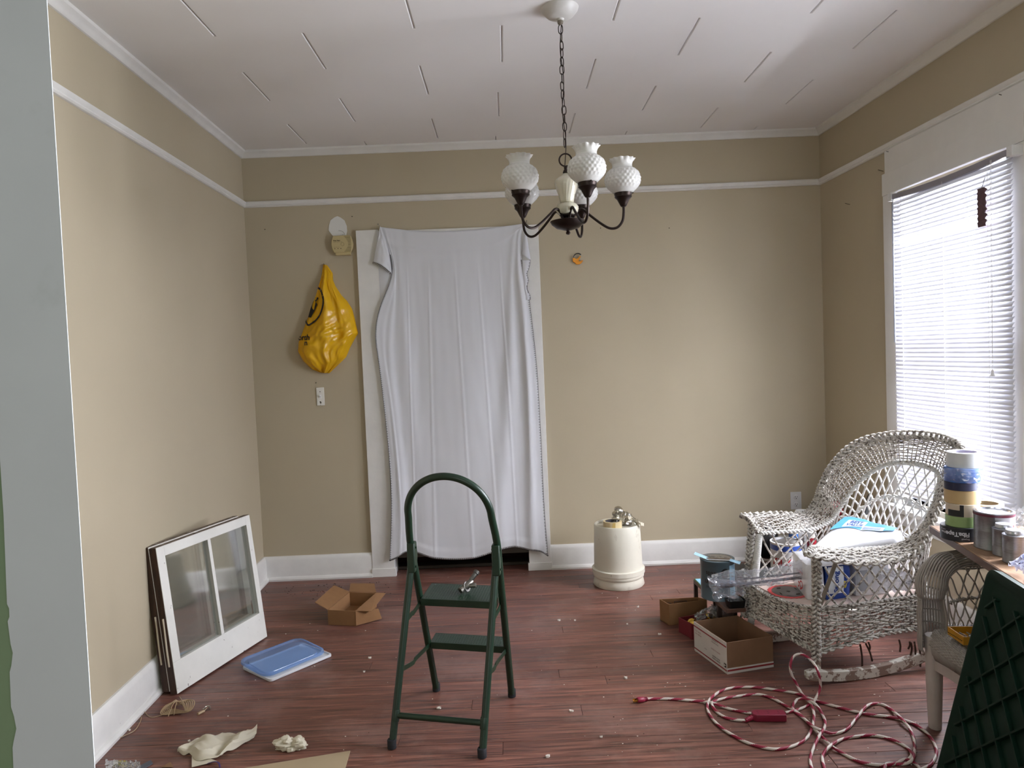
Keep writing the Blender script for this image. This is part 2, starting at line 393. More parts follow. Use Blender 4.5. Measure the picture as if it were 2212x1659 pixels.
# ------------------------------------------------------------------ trim
def sweep(prof, a, b, out, m0=None):
    """profile of (out, up) carried from a to b; out: unit vector away from the wall"""
    mb = MB(); a, b, out = Vector(a), Vector(b), Vector(out); n = len(prof); up = Vector((0, 0, 1)); ns = 24
    vs = []
    for i in range(ns+1):
        p = a.lerp(b, i/ns); wob = .0016*nz(p.x*2.1, p.y*2.1, p.z)
        for (o_, u_) in prof: vs.append(p + out*o_ + up*(u_ + wob*(1 if u_ <= 0 else .4)))
    fs = [(i*n+j, i*n+(j+1) % n, (i+1)*n+(j+1) % n, (i+1)*n+j) for i in range(ns) for j in range(n)]
    fs += [tuple(range(n))[::-1], tuple(ns*n+j for j in range(n))]
    mb.add(vs, fs); return mb
nl = Vector((1, S, 0)).normalized(); nr = Vector((-1, -S, 0)).normalized(); nb = Vector((0, -1, 0))
crown = [(-.002, -.004), (.008, -.002), (.014, .004), (.018, .012), (.026, .020), (.036, .028), (.040, .040), (-.002, .042)]
rail = [(-.002, -.020), (.010, -.018), (.016, -.012), (.012, -.004), (.020, .004), (.024, .012), (.016, .018), (-.002, .020)]
base = [(-.002, 0), (.034, 0), (.036, .012), (.030, .024), (.022, .028), (.020, .135), (.015, .150), (.008, .157), (-.002, .158)]
def run(nm, prof, z, wall, y0=1.22, y1=D, x0=None, x1=None, **k):
    if wall == 'left': return struct(nm, sweep(prof, (wl(y0), y0, z), (wl(y1), y1, z), nl), OLDW2, auto=30)
    if wall == 'right': return struct(nm, sweep(prof, (wr(y0), y0, z), (wr(y1), y1, z), nr), WHITE, auto=30)
    return struct(nm, sweep(prof, (x0 if x0 is not None else XL, D, z), (x1 if x1 is not None else XR, D, z), nb), OLDW2 if k.get('old') else WHITE, auto=30)
OLDW2 = mat('trim_paint_chipped', 'dcdad6', .45, var=.04, vs=12, bump=.15, bs=35, spots=((34, .735, .012, '4f4035', .9),), world=True)
run('trim_1', crown, H-.04, 'left'); run('trim_2', crown, H-.04, 'right'); run('trim_3', crown, H-.04, 'back')
run('trim_4', rail, 2.425, 'left'); run('trim_5', rail, 2.425, 'right'); run('trim_6', rail, 2.425, 'back', old=1)
run('baseboard_left', base, 0, 'left'); run('baseboard_right', base, 0, 'right')
run('baseboard_back_left', base, 0, 'back', x1=-.928, old=1); run('baseboard_back_right', base, 0, 'back', x0=.232, old=1)
mb = MB(); mb.box(-.928, -.80+.015, D-.024, D, 0, 2.232); part('door_casing', mb, OLDW2, door, bevel=.002)
mb = MB(); mb.box(.09, .232, D-.024, D, 0, 2.225); part('door_casing', mb, OLDW2, door, bevel=.002)
mb = MB(); mb.box(-.79, .095, D-.022, D, 2.115, 2.222); part('door_casing', mb, OLDW2, door, bevel=.002)
mb = MB(); mb.box(-.932, -.775, D-.030, D, 0, .055); part('plinth', mb, OLDW2, door, bevel=.002)
mb = MB(); mb.box(.082, .238, D-.030, D, 0, .05); part('plinth', mb, OLDW2, door, bevel=.002)
mb = MB(); mb.box(-.80, -.785, D, D+.12, 0, 2.13); mb.box(.09, .105, D, D+.12, 0, 2.13); mb.box(-.8, .105, D, D+.12, 2.115, 2.13); part('door_jamb', mb, OLDW2, door)

# spackled patch, holes and nails in the walls
mb = MB()
poly = [(711, 487), (714, 476), (722, 470), (729, 467), (736, 470), (744, 476), (749, 488), (750, 499), (748, 508), (751, 513), (722, 513), (716, 506), (710, 498)]
P3 = [py(u, v, D) for u, v in poly]
mb.prism([(p.x, p.z) for p in P3][::-1], lambda x, z: (x, D, z), lambda x, z: (x, D-.0025, z))
part('spackle_patch', mb, PLASTER, wall_back)
def nail(u, v, L=.02, parent=None, dr=(0, -1, -.4)):
    q = py(u, v, D) ; mb = MB(); d = Vector(dr).normalized(); mb.tube([q + Vector((0, .001, 0)), q+d*L], .0016, 6); mb.lathe([(.0001, 0), (.0032, 0), (.0032, .001), (.0001, .001)], 8, q+d*L, axis=d)
    part('nail', mb, SOOT, parent)
for (u, v) in ((761, 467), (1297, 492), (573, 495), (683, 826), (1445, 492)): nail(u, v, .008, wall_back)
mb = MB(); mb.tube(smooth_path([py(731, 498, D-.003), py(738, 499, D-.012), py(743, 503, D-.014), py(746, 510, D-.012), py(747, 516, D-.008)], 6), .0009, 6); mb.tube([py(741, 506, D-.004), py(741, 512, D-.006)], .0009, 5)
part('wire', mb, mat('grey_wire', '5a5752', .5), wall_back)
def rnail(u, v, L=.03):
    d = ray(u, v); n = np.array((1, S, 0)); t = (XR+S*D)/(n@d); q = Vector((t*d[0], t*d[1], EYE+t*d[2])); mb = MB(); mb.tube([q, q+Vector((-L, -.004, .008))], .0014, 6); part('nail', mb, SOOT, wall_right)
for u, v in ((1926, 330), (2172, 208), (1836, 442), (1908, 370)): rnail(u, v)

# ------------------------------------------------------------------ windows of the right wall
GLASS = thin('window_glass', (.965, .965, .985), .10)
FRAME = mat('window_frame_paint', 'd5d8da', .4)
def window(name, W, wid, cas=.10):
    y0, y1, z0, z1 = W; win = sempty(name)
    def bx(ya, yb, za, zb, xa, xb, nm, m=FRAME, **k):
        mb = MB(); mb.hexa([(wr(ya)+xa, ya, za), (wr(ya)+xb, ya, za), (wr(yb)+xb, yb, za), (wr(yb)+xa, yb, za), (wr(ya)+xa, ya, zb), (wr(ya)+xb, ya, zb), (wr(yb)+xb, yb, zb), (wr(yb)+xa, yb, zb)])
        return part(nm, mb, m, win, smooth=False, bevel=.002, **k)
    # casing on the room side
    bx(y1, y1+cas, z0-.03, z1+.02, -.022, .0, 'window_casing', WHITE); bx(y0-cas, y0, z0-.03, z1+.02, -.022, .0, 'window_casing', WHITE)
    bx(y0-cas, y1+cas, z1+.02, z1+.135, -.026, .0, 'window_casing', WHITE)
    bx(y0-cas-.02, y1+cas-.015, z1+.135, 2.405, -.018, .0, 'window_head', WHITE)
    bx(y0-cas-.03, y1+cas+.03, z0-.055, z0-.03, -.075, .02, 'window_sill', WHITE); bx(y0-cas, y1+cas, z0-.14, z0-.055, -.020, .0, 'window_apron', WHITE)
    # jambs and sashes
    bx(y0, y0+.02, z0, z1, 0, .14, 'window_jamb'); bx(y1-.02, y1, z0, z1, 0, .14, 'window_jamb'); bx(y0, y1, z1-.02, z1, 0, .14, 'window_jamb'); bx(y0, y1, z0-.03, z0, .0, .16, 'window_jamb')
    zm = (z0+z1)/2
    for (za, zb, xa) in ((zm-.02, z1-.02, .085), (z0, zm+.02, .05)):
        s = MB(); ya, yb = y0+.02, y1-.02
        def h(a, b_, c, d_):
            s.hexa([(wr(a)+xa, a, c), (wr(a)+xa+.033, a, c), (wr(b_)+xa+.033, b_, c), (wr(b_)+xa, b_, c), (wr(a)+xa, a, d_), (wr(a)+xa+.033, a, d_), (wr(b_)+xa+.033, b_, d_), (wr(b_)+xa, b_, d_)])
        h(ya, ya+.045, za, zb); h(yb-.045, yb, za, zb); h(ya+.045, yb-.045, za, za+.05); h(ya+.045, yb-.045, zb-.045, zb)
        ym = (ya+yb)/2; h(ym-.012, ym+.012, za+.05, zb-.045)
        sash = part('window_sash', s, FRAME, win, smooth=False, bevel=.002)
        for a, b_ in ((ya+.045, ym-.012), (ym+.012, yb-.045)):
            g = MB(); g.hexa([(wr(a)+xa+.015, a, za+.05), (wr(a)+xa+.018, a, za+.05), (wr(b_)+xa+.018, b_, za+.05), (wr(b_)+xa+.015, b_, za+.05), (wr(a)+xa+.015, a, zb-.045), (wr(a)+xa+.018, a, zb-.045), (wr(b_)+xa+.018, b_, zb-.045), (wr(b_)+xa+.015, b_, zb-.045)])
            part('pane', g, GLASS, sash, smooth=False)
    return win
window('window_1', W1, 1); window('window_2', W2, 2)

# ground and planting outside the window
mb = MB(); mb.grid(lambda u, v: (2.4+u*30, -12+v*30, -.5+.05*nz(u*20, v*20)), 40, 40); struct('ground_outside', mb, mat('lawn', '4d6b34', .9, var=.3, vs=3))
def bush(name, x, y, r, hh, label):
    t = thing(name, label, 'bush', (x, y, -.5)); mb = MB(); random.seed(int(x*10+y))
    for i in range(1500):
        a = random.uniform(0, 2*PI); zz = random.random(); rr = r*math.sqrt(random.random())*(1-.5*zz*zz)
        p = Vector((rr*math.cos(a), rr*math.sin(a), .1+zz*hh)); d1 = Vector((random.gauss(0, 1), random.gauss(0, 1), random.gauss(0, 1))).normalized()*.05; d2 = d1.orthogonal().normalized()*.025
        mb.add([p-d1, p+d2, p+d1, p-d2], [(0, 1, 2, 3)])
    part('foliage', mb, mat('leaf', '5c8440', .6), t, world=False, smooth=False, kind='stuff')
    mb = MB(); mb.tube([(0, 0, 0), (.03, 0, hh*.5), (0, .03, hh*.8)], [.05, .03, .01], 8); part('stem', mb, DARKWOOD, t, world=False)
bush('leafy_bush', 4.6, 5.6, .9, 2.6, 'green leafy bush outside beyond the far side of the window')
random.seed(11)

# venetian blind
BY0, BY1, BZT, BZB = 2.905, 3.745, 2.150, .60
def bx_(y, off): return wr(y)-off
blind = thing('venetian_blind', 'white venetian blind with many slats hanging over the window', 'blind', (wr(3.4)-.05, 3.4, BZT))
SLAT = translucent('slat_plastic', 'dedfe8', .012, .35, 'f0f1fb'); WHITEP = mat('white_plastic', 'dedede', .35)
mb = MB()
for i in range(14):
    a = lerp(BY0, BY1, i/14); b_ = lerp(BY0, BY1, (i+1)/14); za = BZT - .012*math.sin(PI*i/14); zb = BZT - .012*math.sin(PI*(i+1)/14)
    mb.hexa([(bx_(a, .06), a, za-.026), (bx_(a, .035), a, za-.026), (bx_(b_, .035), b_, zb-.026), (bx_(b_, .06), b_, zb-.026), (bx_(a, .06), a, za), (bx_(a, .035), a, za), (bx_(b_, .035), b_, zb), (bx_(b_, .06), b_, zb)])
part('head_rail', mb, mat('grey_rail', '8d8a93', .4), blind, smooth=False)
for yy in (BY0-.01, BY1+.005):
    mb = MB(); mb.box(bx_(yy, .066), bx_(yy, .02), yy-.016, yy+.016, BZT-.032, BZT+.008); mb.lathe([(.0001, 0), (.004, 0), (.004, .003), (.0001, .003)], 10, (bx_(yy, .068), yy, BZT-.012), axis=Vector((-1, 0, 0)))
    part('bracket', mb, WHITEP, blind, bevel=.0015)
pitch = .0212; ns_ = int((BZT-.045-BZB)/pitch); slat_me = None
Lm = (BY1-BY0)
mb = MB(); ang = math.radians(58)
def slatp(u, v):
    c = (u-.5)*.025; crown_ = .0022*(1-(2*u-1)**2)
    # room side edge (u=0) low
    x = c*math.cos(ang) - crown_*math.sin(ang); z = c*math.sin(ang) + crown_*math.cos(ang)
    return (x, (v-.5)*Lm, z)
mb.grid(slatp, 4, 6)
rotz = math.atan2(S, 1)
for i in range(ns_):
    z = BZT-.045 - i*pitch; yc = (BY0+BY1)/2
    if i == 0:
        o = part('slat', mb, SLAT, blind, world=False); slat_me = o.data
    else:
        o = bpy.data.objects.new('slat', slat_me); COL.objects.link(o); o.parent = blind
    o.location = (bx_(yc, .047)-blind.location.x, yc-blind.location.y, z-blind.location.z + .0008*nz(i*3.3))
    o.rotation_euler = (random.uniform(-.0022, .0022), random.uniform(-.05, .05) + (.25 if i in (9, 10) else 0), rotz)
mb = MB(); yc = (BY0+BY1)/2; zb = BZT-.045-ns_*pitch
mb.hexa([(bx_(BY0, .058), BY0, zb-.014), (bx_(BY0, .034), BY0, zb-.014), (bx_(BY1, .034), BY1, zb-.014), (bx_(BY1, .058), BY1, zb-.014), (bx_(BY0, .058), BY0, zb), (bx_(BY0, .034), BY0, zb), (bx_(BY1, .034), BY1, zb), (bx_(BY1, .058), BY1, zb)])
part('bottom_rail', mb, WHITEP, blind, bevel=.002)
for yy in (3.03, 3.33, 3.66):
    mb = MB()
    for off in (.034, .060): mb.tube([(bx_(yy, off), yy, BZT-.03), (bx_(yy, off), yy, zb)], .0009, 5)
    for i in range(ns_): z = BZT-.045-i*pitch+.010; mb.tube([(bx_(yy, .034), yy, z), (bx_(yy, .060), yy, z-.020)], .0006, 4, caps=False)
    part('ladder_cord', mb, WHITEP, blind)
mb = MB(); mb.tube([(bx_(3.70, .078), 3.70, BZT-.05), (bx_(3.695, .080), 3.695, 1.39)], .0042, 6); mb.tube([(bx_(3.70, .06), 3.70, BZT-.022), (bx_(3.70, .074), 3.702, BZT-.035), (bx_(3.70, .078), 3.70, BZT-.055)], .0015, 6)
part('tilt_wand', mb, mat('clear_wand', '8d919b', .3), blind)
mb = MB()
for q in (0, .006): mb.tube(smooth_path([(bx_(3.0, .064), 3.0+q, BZT-.02), (bx_(3.0, .068), 2.995+q, 1.8), (bx_(3.0, .068), 3.0, 1.262)], 5), .001, 5)
mb.lathe([(.002, .03), (.005, .022), (.007, .010), (.011, 0), (.0001, 0)][::-1], 12, (bx_(3.0, .068), 3.0, 1.237))
part('lift_cord', mb, WHITEP, blind)
# scrap of crinkled brown card caught on the blind
t = thing('cardboard_tag', 'dark brown crinkled scrap hanging high on the window blind', 'tag', (bx_(3.035, .075), 3.035, 2.0))
mb = MB(); n = 26; pts = []
for i in range(n+1): z = lerp(2.025, 1.865, i/n); pts.append((3.065+.0015*(i % 2), z))
for i in range(n+1): z = lerp(1.865, 2.025, i/n); pts.append((3.018+.006*math.sin(i*1.5), z))
mb.prism(pts, lambda y, z: (bx_(y, .074)+.002*math.sin(z*300), y, z), lambda y, z: (bx_(y, .078)+.002*math.sin(z*300), y, z))
part('card', mb, mat('brown_card', '5b4349', .8, var=.2, vs=30), t, smooth=False)
mb = MB(); mb.tube([(bx_(3.04, .076), 3.04, 2.025), (bx_(3.04, .062), 3.04, 2.07)], .0012, 5); part('string', mb, SOOT, t)

# ------------------------------------------------------------------ chandelier
BRONZE = mat('dark_bronze', '2b211d', .38, .75, var=.2, vs=20); ALAB = mat('cream_glass', 'c4beaa', .25, var=.04, vs=30, subs=.2, coat=.4)
MILK = translucent('milk_glass', 'e4e2de', .35, .12)
CX, CY = .263, 2.89
ch = thing('chandelier', 'dark bronze chandelier with five frilled quilted glass shades on a chain', 'chandelier', (CX, CY, H))
mb = MB(); mb.lathe([(.0001, -.052), (.012, -.050), (.016, -.044), (.030, -.042), (.052, -.032), (.070, -.012), (.074, 0)], 40, (CX, CY, H)); part('ceiling_canopy', mb, mat('canopy_white', 'cdcac6', .4, spots=((30, .72, .02, '6a5d52', .8),)), ch)
mb = MB(); mb.lathe([(.003, -.066), (.010, -.062), (.012, -.054), (.010, -.048)], 16, (CX, CY, H)); part('canopy_nut', mb, mat('old_nut', '7d7468', .5, .3), ch)
def link_mb(r1=.0084, r2=.0140, w=.0019):
    mb = MB(); P_ = []
    for i in range(20):
        a = 2*PI*i/20; P_.append((r1*math.cos(a), 0, r2*math.sin(a) + (.004 if math.sin(a) > 0 else -.004)))
    mb.tube(P_, w, 6, closed=True); return mb
z = H-.082; i = 0; lm = None
while z > 2.215:
    rz = (0, PI/2, .5, PI/2+.4, .9)[i % 5] + .25*math.sin(i)
    if lm is None: o = part('chain_link', link_mb(), BRONZE, ch, world=False); lm = o.data
    else: o = bpy.data.objects.new('chain_link', lm); COL.objects.link(o); o.parent = ch
    o.location = (.002*math.sin(i*.7), .002*math.cos(i*.9), z-H); o.rotation_euler = (0, 0, rz); z -= .0315; i += 1
P_ = []
zz = H-.06
while zz > 2.13: P_.append((CX+.0045*math.sin(zz*26), CY+.0045*math.cos(zz*26), zz)); zz -= .008
mb = MB(); mb.tube(P_, .0018, 6); part('lamp_cord', mb, BRONZE, ch)
mb = MB(); mb.tube([(CX+.0245*math.cos(2*PI*i/36), CY, 2.170+.0245*math.sin(2*PI*i/36)) for i in range(36)], .0032, 8, closed=True); part('hanging_ring', mb, BRONZE, ch)
mb = MB(); mb.lathe([(.005, 2.146), (.008, 2.140), (.006, 2.134), (.010, 2.128), (.013, 2.120), (.008, 2.117)][::-1], 20, (CX, CY, 0)); part('top_cap', mb, BRONZE, ch)
swirl = lambda amp: (lambda r, z, a, i: r*(1+amp*abs(math.sin(10*a+z*130))*min(1, r/.02)))
mb = MB(); mb.lathe([(.010, 2.117), (.016, 2.110), (.026, 2.104), (.040, 2.092), (.043, 2.084), (.041, 2.070), (.036, 2.050), (.029, 2.030), (.026, 2.012), (.024, 2.002)][::-1], 56, (CX, CY, 0), fr=swirl(.10)); part('glass_vase', mb, ALAB, ch, auto=180)
mb = MB(); mb.lathe([(.022, 2.002), (.034, 1.996), (.041, 1.985), (.042, 1.974), (.036, 1.960), (.020, 1.954)][::-1], 56, (CX, CY, 0), fr=swirl(.10)); part('glass_ball', mb, ALAB, ch, auto=180)
mb = MB(); mb.lathe([(.026, 1.955), (.027, 1.950), (.016, 1.942), (.014, 1.936), (.060, 1.933), (.070, 1.930), (.064, 1.918), (.046, 1.903), (.022, 1.896), (.012, 1.893)][::-1], 40, (CX, CY, 0)); part('bowl', mb, BRONZE, ch)
mb = MB(); mb.lathe([(.010, 1.896), (.006, 1.889), (.010, 1.884), (.007, 1.878), (.0001, 1.876)][::-1], 16, (CX, CY, 0)); part('finial', mb, BRONZE, ch)
def quilt(r, z, a, i):
    f = max(0, min(1, (z-.012)/.02))*max(0, min(1, (.098-z)/.012))
    rf = max(0, (z-.112)/.02); k_ = 1+.07*rf*math.sin(12*a)*min(1, rf)
    return (r + f*.0040*(abs(math.sin(11*a+z*135))*abs(math.sin(11*a-z*135))-.3))*k_
shade_me = sock_me = arm_me = None
prof = [(.030, .0), (.040, .004), (.053, .016), (.064, .030), (.0695, .045), (.0695, .060), (.064, .078), (.053, .091), (.042, .098), (.039, .104), (.039, .112), (.042, .122), (.047, .130), (.050, .134)]
# resample the profile finely for the quilting
pp = []
for i in range(len(prof)-1):
    for q in range(6): t_ = q/6; pp.append((lerp(prof[i][0], prof[i+1][0], t_), lerp(prof[i][1], prof[i+1][1], t_)))
pp.append(prof[-1])
inner = [(r-.003, z+.0005) for r, z in reversed(prof[2:])]
arm_path = smooth_path([(.020, 0, 1.932), (.030, 0, 1.955), (.046, 0, 1.972), (.062, 0, 1.972), (.085, 0, 1.952), (.130, 0, 1.915), (.165, 0, 1.894), (.195, 0, 1.896), (.216, 0, 1.920), (.222, 0, 1.955), (.222, 0, 1.985)], 6)
for k in range(5):
    a = math.radians(-75+72*k)
    if k == 0:
        am = MB(); am.tube([(x, y_, z-1.93) for x, y_, z in arm_path], .0052, 8); arm = part('arm', am, BRONZE, ch, world=False); arm_me = arm.data
        sm = MB(); sm.lathe([(.008, -.012), (.012, -.008), (.016, .0), (.024, .016), (.030, .022), (.034, .026), (.033, .032), (.035, .036), (.035, .046), (.031, .047), (.029, .028), (.0001, .026)], 40, fr=lambda r, z, a_, i: r*(1+.03*math.sin(20*a_)*(1 if i < 5 else 0))); sm.tube([(.034, 0, .041), (.041, 0, .041)], .0022, 6)
        sock = part('socket_cup', sm, BRONZE, arm, world=False); sock_me = sock.data
        gm = MB(); gm.lathe(pp+inner, 110, fr=lambda r, z, a_, i: quilt(r, z, a_, i) if i < len(pp) else r*(1+.07*max(0, (z-.112)/.02)*math.sin(12*a_)*min(1, max(0, (z-.112)/.02)))); shade = part('glass_shade', gm, MILK, arm, world=False, auto=180); shade_me = shade.data
    else:
        arm = bpy.data.objects.new('arm', arm_me); sock = bpy.data.objects.new('socket_cup', sock_me); shade = bpy.data.objects.new('glass_shade', shade_me)
        for o in (arm, sock, shade): COL.objects.link(o)
        arm.parent = ch; sock.parent = arm; shade.parent = arm
    arm.location = (0, 0, 1.93-H); arm.rotation_euler = (0, 0, a); sock.location = (.222, 0, .057); shade.location = (.222, 0, .097)
    shade.rotation_euler = (0, 0, k*.7)

# ------------------------------------------------------------------ alarm, bag, switch, outlet, clamp on the rear wall
def wf(depth=0.0): return lambda x, z: (x, D-depth, z)
CREAM = mat('aged_cream_plastic', 'b8a77a', .45)
t = thing('gas_alarm', 'yellowed cream plug-in alarm with vents on the wall beside the door casing', 'alarm', (-1.015, D, 2.15))
x0, x1, z0, z1 = -1.086, -.947, 2.092, 2.203
pl = []
for i in range(9): a = PI/2 + PI*i/8; pl.append((x0+.012+.012*math.cos(a)*1.0, lerp(z1, z0, i/8)))
L_ = [(x0+.014, z1), (x0+.004, z1-.03), (x0, (z0+z1)/2), (x0+.005, z0+.03), (x0+.018, z0+.002), (x1-.018, z0+.002), (x1-.004, z0+.03), (x1, (z0+z1)/2), (x1-.005, z1-.03), (x1-.016, z1)]
mb = MB(); mb.prism(L_, wf(0), wf(.036)); part('alarm_case', mb, CREAM, t, bevel=.004)
mb = MB(); mb.box(x0+.025, x1-.02, D-.030, D, z0-.012, z0+.004); part('alarm_back', mb, CREAM, t, bevel=.002)
mb = MB()
for i in range(15):
    z = z1-.006-i*.0068; ind = .026*math.sin(PI*i/14); mb.box(x1-.055+ind, x1-.012-.0, D-.0368, D-.0355, z-.0014, z+.0010)
part('vent', mb, mat('vent_shadow', '6f6345', .7), t)
mb = MB(); mb.ring(.011, .0095, 0, .001, 28); mb.xf(Matrix.Translation((-1.013, D-.0358, 2.147)) @ Matrix.Rotation(PI/2, 4, 'X')); part('test_button', mb, mat('button_line', '75694c', .6), t)
mb = MB()
for xx in (-1.062, -1.042, -1.024): mb.lathe([(.0001, 0), (.0026, 0), (.0026, .0008), (.0001, .0008)], 10, (xx, D-.036, 2.121), axis=Vector((0, -1, 0)))
part('indicator_lamp', mb, mat('led_dark', '201510', .4), t)
mb = text_mb('First Alert', .0105, lambda x, z: (-1.070+x, D-.0364, 2.168+z), bold=.0004); text_mb('CARBON MONOXIDE ALARM', .0042, lambda x, z: (-1.070+x, D-.0364, 2.161+z), mb=mb)
text_mb('ALARM   POWER   TEST', .0036, lambda x, z: (-1.070+x, D-.0364, 2.128+z), mb=mb); part('lettering', mb, mat('ink', '2c2219', .7), t, smooth=False)

sw = thing('light_switch', 'paint-smeared white switch plate on the wall under the yellow bag', 'switch', (-1.21, D, 1.185))
mb = MB(); mb.hexa([(-1.236, D, 1.128), (-1.186, D, 1.128), (-1.186, D-.006, 1.128), (-1.236, D-.006, 1.128), (-1.236, D, 1.244), (-1.186, D, 1.244), (-1.186, D-.006, 1.244), (-1.236, D-.006, 1.244)]); part('switch_plate', mb, OLDWHITE, sw, bevel=.002)
mb = MB(); mb.box(-1.219, -1.205, D-.009, D-.004, 1.173, 1.199); mb.hexa([(-1.216, D-.007, 1.18), (-1.208, D-.007, 1.18), (-1.208, D-.020, 1.188), (-1.216, D-.020, 1.188), (-1.216, D-.007, 1.19), (-1.208, D-.007, 1.19), (-1.208, D-.020, 1.196), (-1.216, D-.020, 1.196)]); part('toggle', mb, WHITEP, sw)
for z in (1.153, 1.217): mb = MB(); mb.lathe([(.0001, 0), (.003, 0), (.0025, .0015), (.0001, .0018)], 12, (-1.212, D-.006, z), axis=Vector((0, -1, 0))); part('screw', mb, SOOT, sw)
ot = thing('wall_outlet', 'white duplex electrical outlet low on the rear wall behind the rocking chair', 'outlet', (1.841, D, .38))
mb = MB(); mb.box(1.806, 1.876, D-.006, D, .322, .437); part('cover_plate', mb, WHITEP, ot, bevel=.002)
for z in (.403, .355):
    mb = MB(); mb.lathe([(.0001, 0), (.0165, 0), (.0165, .003), (.015, .004), (.0001, .004)], 24, (1.841, D-.0055, z), axis=Vector((0, -1, 0))); f_ = part('receptacle', mb, WHITEP, ot)
    mb = MB(); mb.box(1.833, 1.8355, D-.0102, D-.0092, z-.001, z+.008); mb.box(1.8465, 1.849, D-.0102, D-.0092, z-.001, z+.007); mb.lathe([(.0001, 0), (.0028, 0), (.0028, .0008), (.0001, .0008)], 10, (1.841, D-.0094, z-.008), axis=Vector((0, -1, 0))); part('slot', mb, SOOT, f_)

# yellow carrier bag hung on the wall
BAGY = bpy.data.materials.new('yellow_film'); BAGY = translucent('yellow_film', 'f0bd1c', .25, .22, 'f0c020')
t = thing('carrier_bag', 'yellow plastic carrier bag with black round logo hanging on the wall', 'bag', (-1.17, D-.06, 1.99))
PL = [(699, 572), (696, 592), (693, 606), (689, 620), (683, 640), (675, 662), (668, 683), (660, 703), (653, 722), (646, 740), (645, 759), (655, 778), (675, 798), (694, 805)]
PR = [(707, 573), (719, 590), (720, 606), (725, 618), (738, 638), (750, 650), (761, 667), (767, 690), (771, 708), (774, 720), (768, 730), (757, 750), (748, 772), (712, 806)]
def bagpt(u, v):
    """u around the bag (0..1 front left to right, 1..2 back), v from the knot down"""
    n = len(PL)-1; x = v*n; i = min(n-1, int(x)); f = x-i
    l = py(lerp(PL[i][0], PL[i+1][0], f), lerp(PL[i][1], PL[i+1][1], f), D); r = py(lerp(PR[i][0], PR[i+1][0], f), lerp(PR[i][1], PR[i+1][1], f), D)
    c = (l+r)/2; hw = (r-l)/2; a = PI*(1-u)
    dep = (.010+.085*math.sin(min(1, v*1.05)*PI*.62)**1.3)*(1 if v < .85 else max(.15, 1-((v-.85)/.15)**2*.85))
    fold_ = lambda a_, w_: math.exp(-((u-a_)/w_)**2)
    wr_ = .014*nz(u*5.2+3*v, v*2.6, 1.7)*min(1, v*4) + .010*math.sin(u*16+v*3+2.5*nz(v*3, u*3))*min(1, v*3)*(1-.6*v) + .012*fold_(.42+.12*v, .05)*min(1, v*3) - .010*fold_(.52+.2*v, .04)*min(1, v*3) - .008*fold_(.30-.1*v, .03) + .005*(1-2*abs(nz(u*15, v*11, 5))) + .020*(.3-abs(nz(u*8+v*6, v*8-u*3, 9)))*(1 if v > .55 else .3)
    sa = math.sin(a)
    p = c + hw*math.cos(a)*1.0; q = max(0, sa) if u <= 1 else 0
    return Vector((p.x, D-.006-(dep*q + wr_*q*1.3 if u <= 1 else 0), p.z + .0))
mb = MB(); mb.grid(lambda u, v: bagpt(1-u, v), 70, 90); mb.grid(lambda u, v: bagpt(2.0, v).lerp(bagpt(0, v), 0) if False else Vector((lerp(bagpt(0, v).x, bagpt(1, v).x, u), D-.003, lerp(bagpt(0, v).z, bagpt(1, v).z, u))), 6, 60)
part('bag_body', mb, BAGY, t, auto=180)
def bagproj(px_, py_, lift=.0022):
    """a point of the bag's front under the wall position of pixel px_, py_"""
    n = 60; best = None; p0 = py(px_, py_, D)
    v0 = 0
    for i in range(n+1):
        v = i/n
        m = (bagpt(0, v).z+bagpt(1, v).z)/2
        if best is None or abs(m-p0.z) < best: best = abs(m-p0.z); v0 = v
    l, r = bagpt(0, v0), bagpt(1, v0); c = (l.x+r.x)/2; h_ = max(1e-4, (r.x-l.x)/2); a = math.acos(max(-1, min(1, (p0.x-c)/h_))); q = bagpt(1-a/PI, v0)
    return Vector((p0.x, q.y-lift, p0.z))
INKB = mat('black_print', '17130d', .5)
def strip(pts, wd, mb, fn):
    for i in range(len(pts)-1):
        a, b_ = pts[i], pts[i+1]; dx, dy = b_[0]-a[0], b_[1]-a[1]; l = math.hypot(dx, dy); nx, ny = -dy/l*wd/2, dx/l*wd/2
        mb.add([fn(a[0]-nx, a[1]-ny), fn(b_[0]-nx, b_[1]-ny), fn(b_[0]+nx, b_[1]+ny), fn(a[0]+nx, a[1]+ny)], [(0, 1, 2, 3)])
mb = MB(); arc = [tuple(p)[:2] for p in smooth_path([(689, 622, 0), (697, 628, 0), (703, 638, 0), (706, 652, 0), (704, 668, 0), (697, 684, 0), (688, 694, 0), (677, 701, 0), (671, 703, 0), (665, 696, 0), (663, 691, 0)], 4)]
strip(arc, 4.0, mb, bagproj)
for q in ([(686, 640), (692, 644), (684, 652), (691, 658), (677, 686), (670, 685), (677, 650), (684, 650)],):
    mb.add([bagproj(*p) for p in [(685, 640), (692, 645), (686, 653), (691, 659), (684, 674), (677, 687), (670, 686), (674, 668), (678, 650), (684, 651)]], [(0, 1, 2, 9), (9, 2, 3, 8), (8, 3, 4, 7), (7, 4, 5, 6)])
part('logo', mb, INKB, t, smooth=False)
mb = text_mb('orth', 17, lambda x, y_: bagproj(648+x, 735-y_), bold=.4); text_mb('n', 16, lambda x, y_: bagproj(666+x, 746-y_), mb=mb, bold=.4)
part('lettering', mb, INKB, t, smooth=False)
mb = MB(); mb.tube([py(701, 572, D)+Vector((0, .0, 0)), py(701, 572, D)+Vector((0, -.02, .004))], .002, 6); part('nail', mb, SOOT, wall_back)

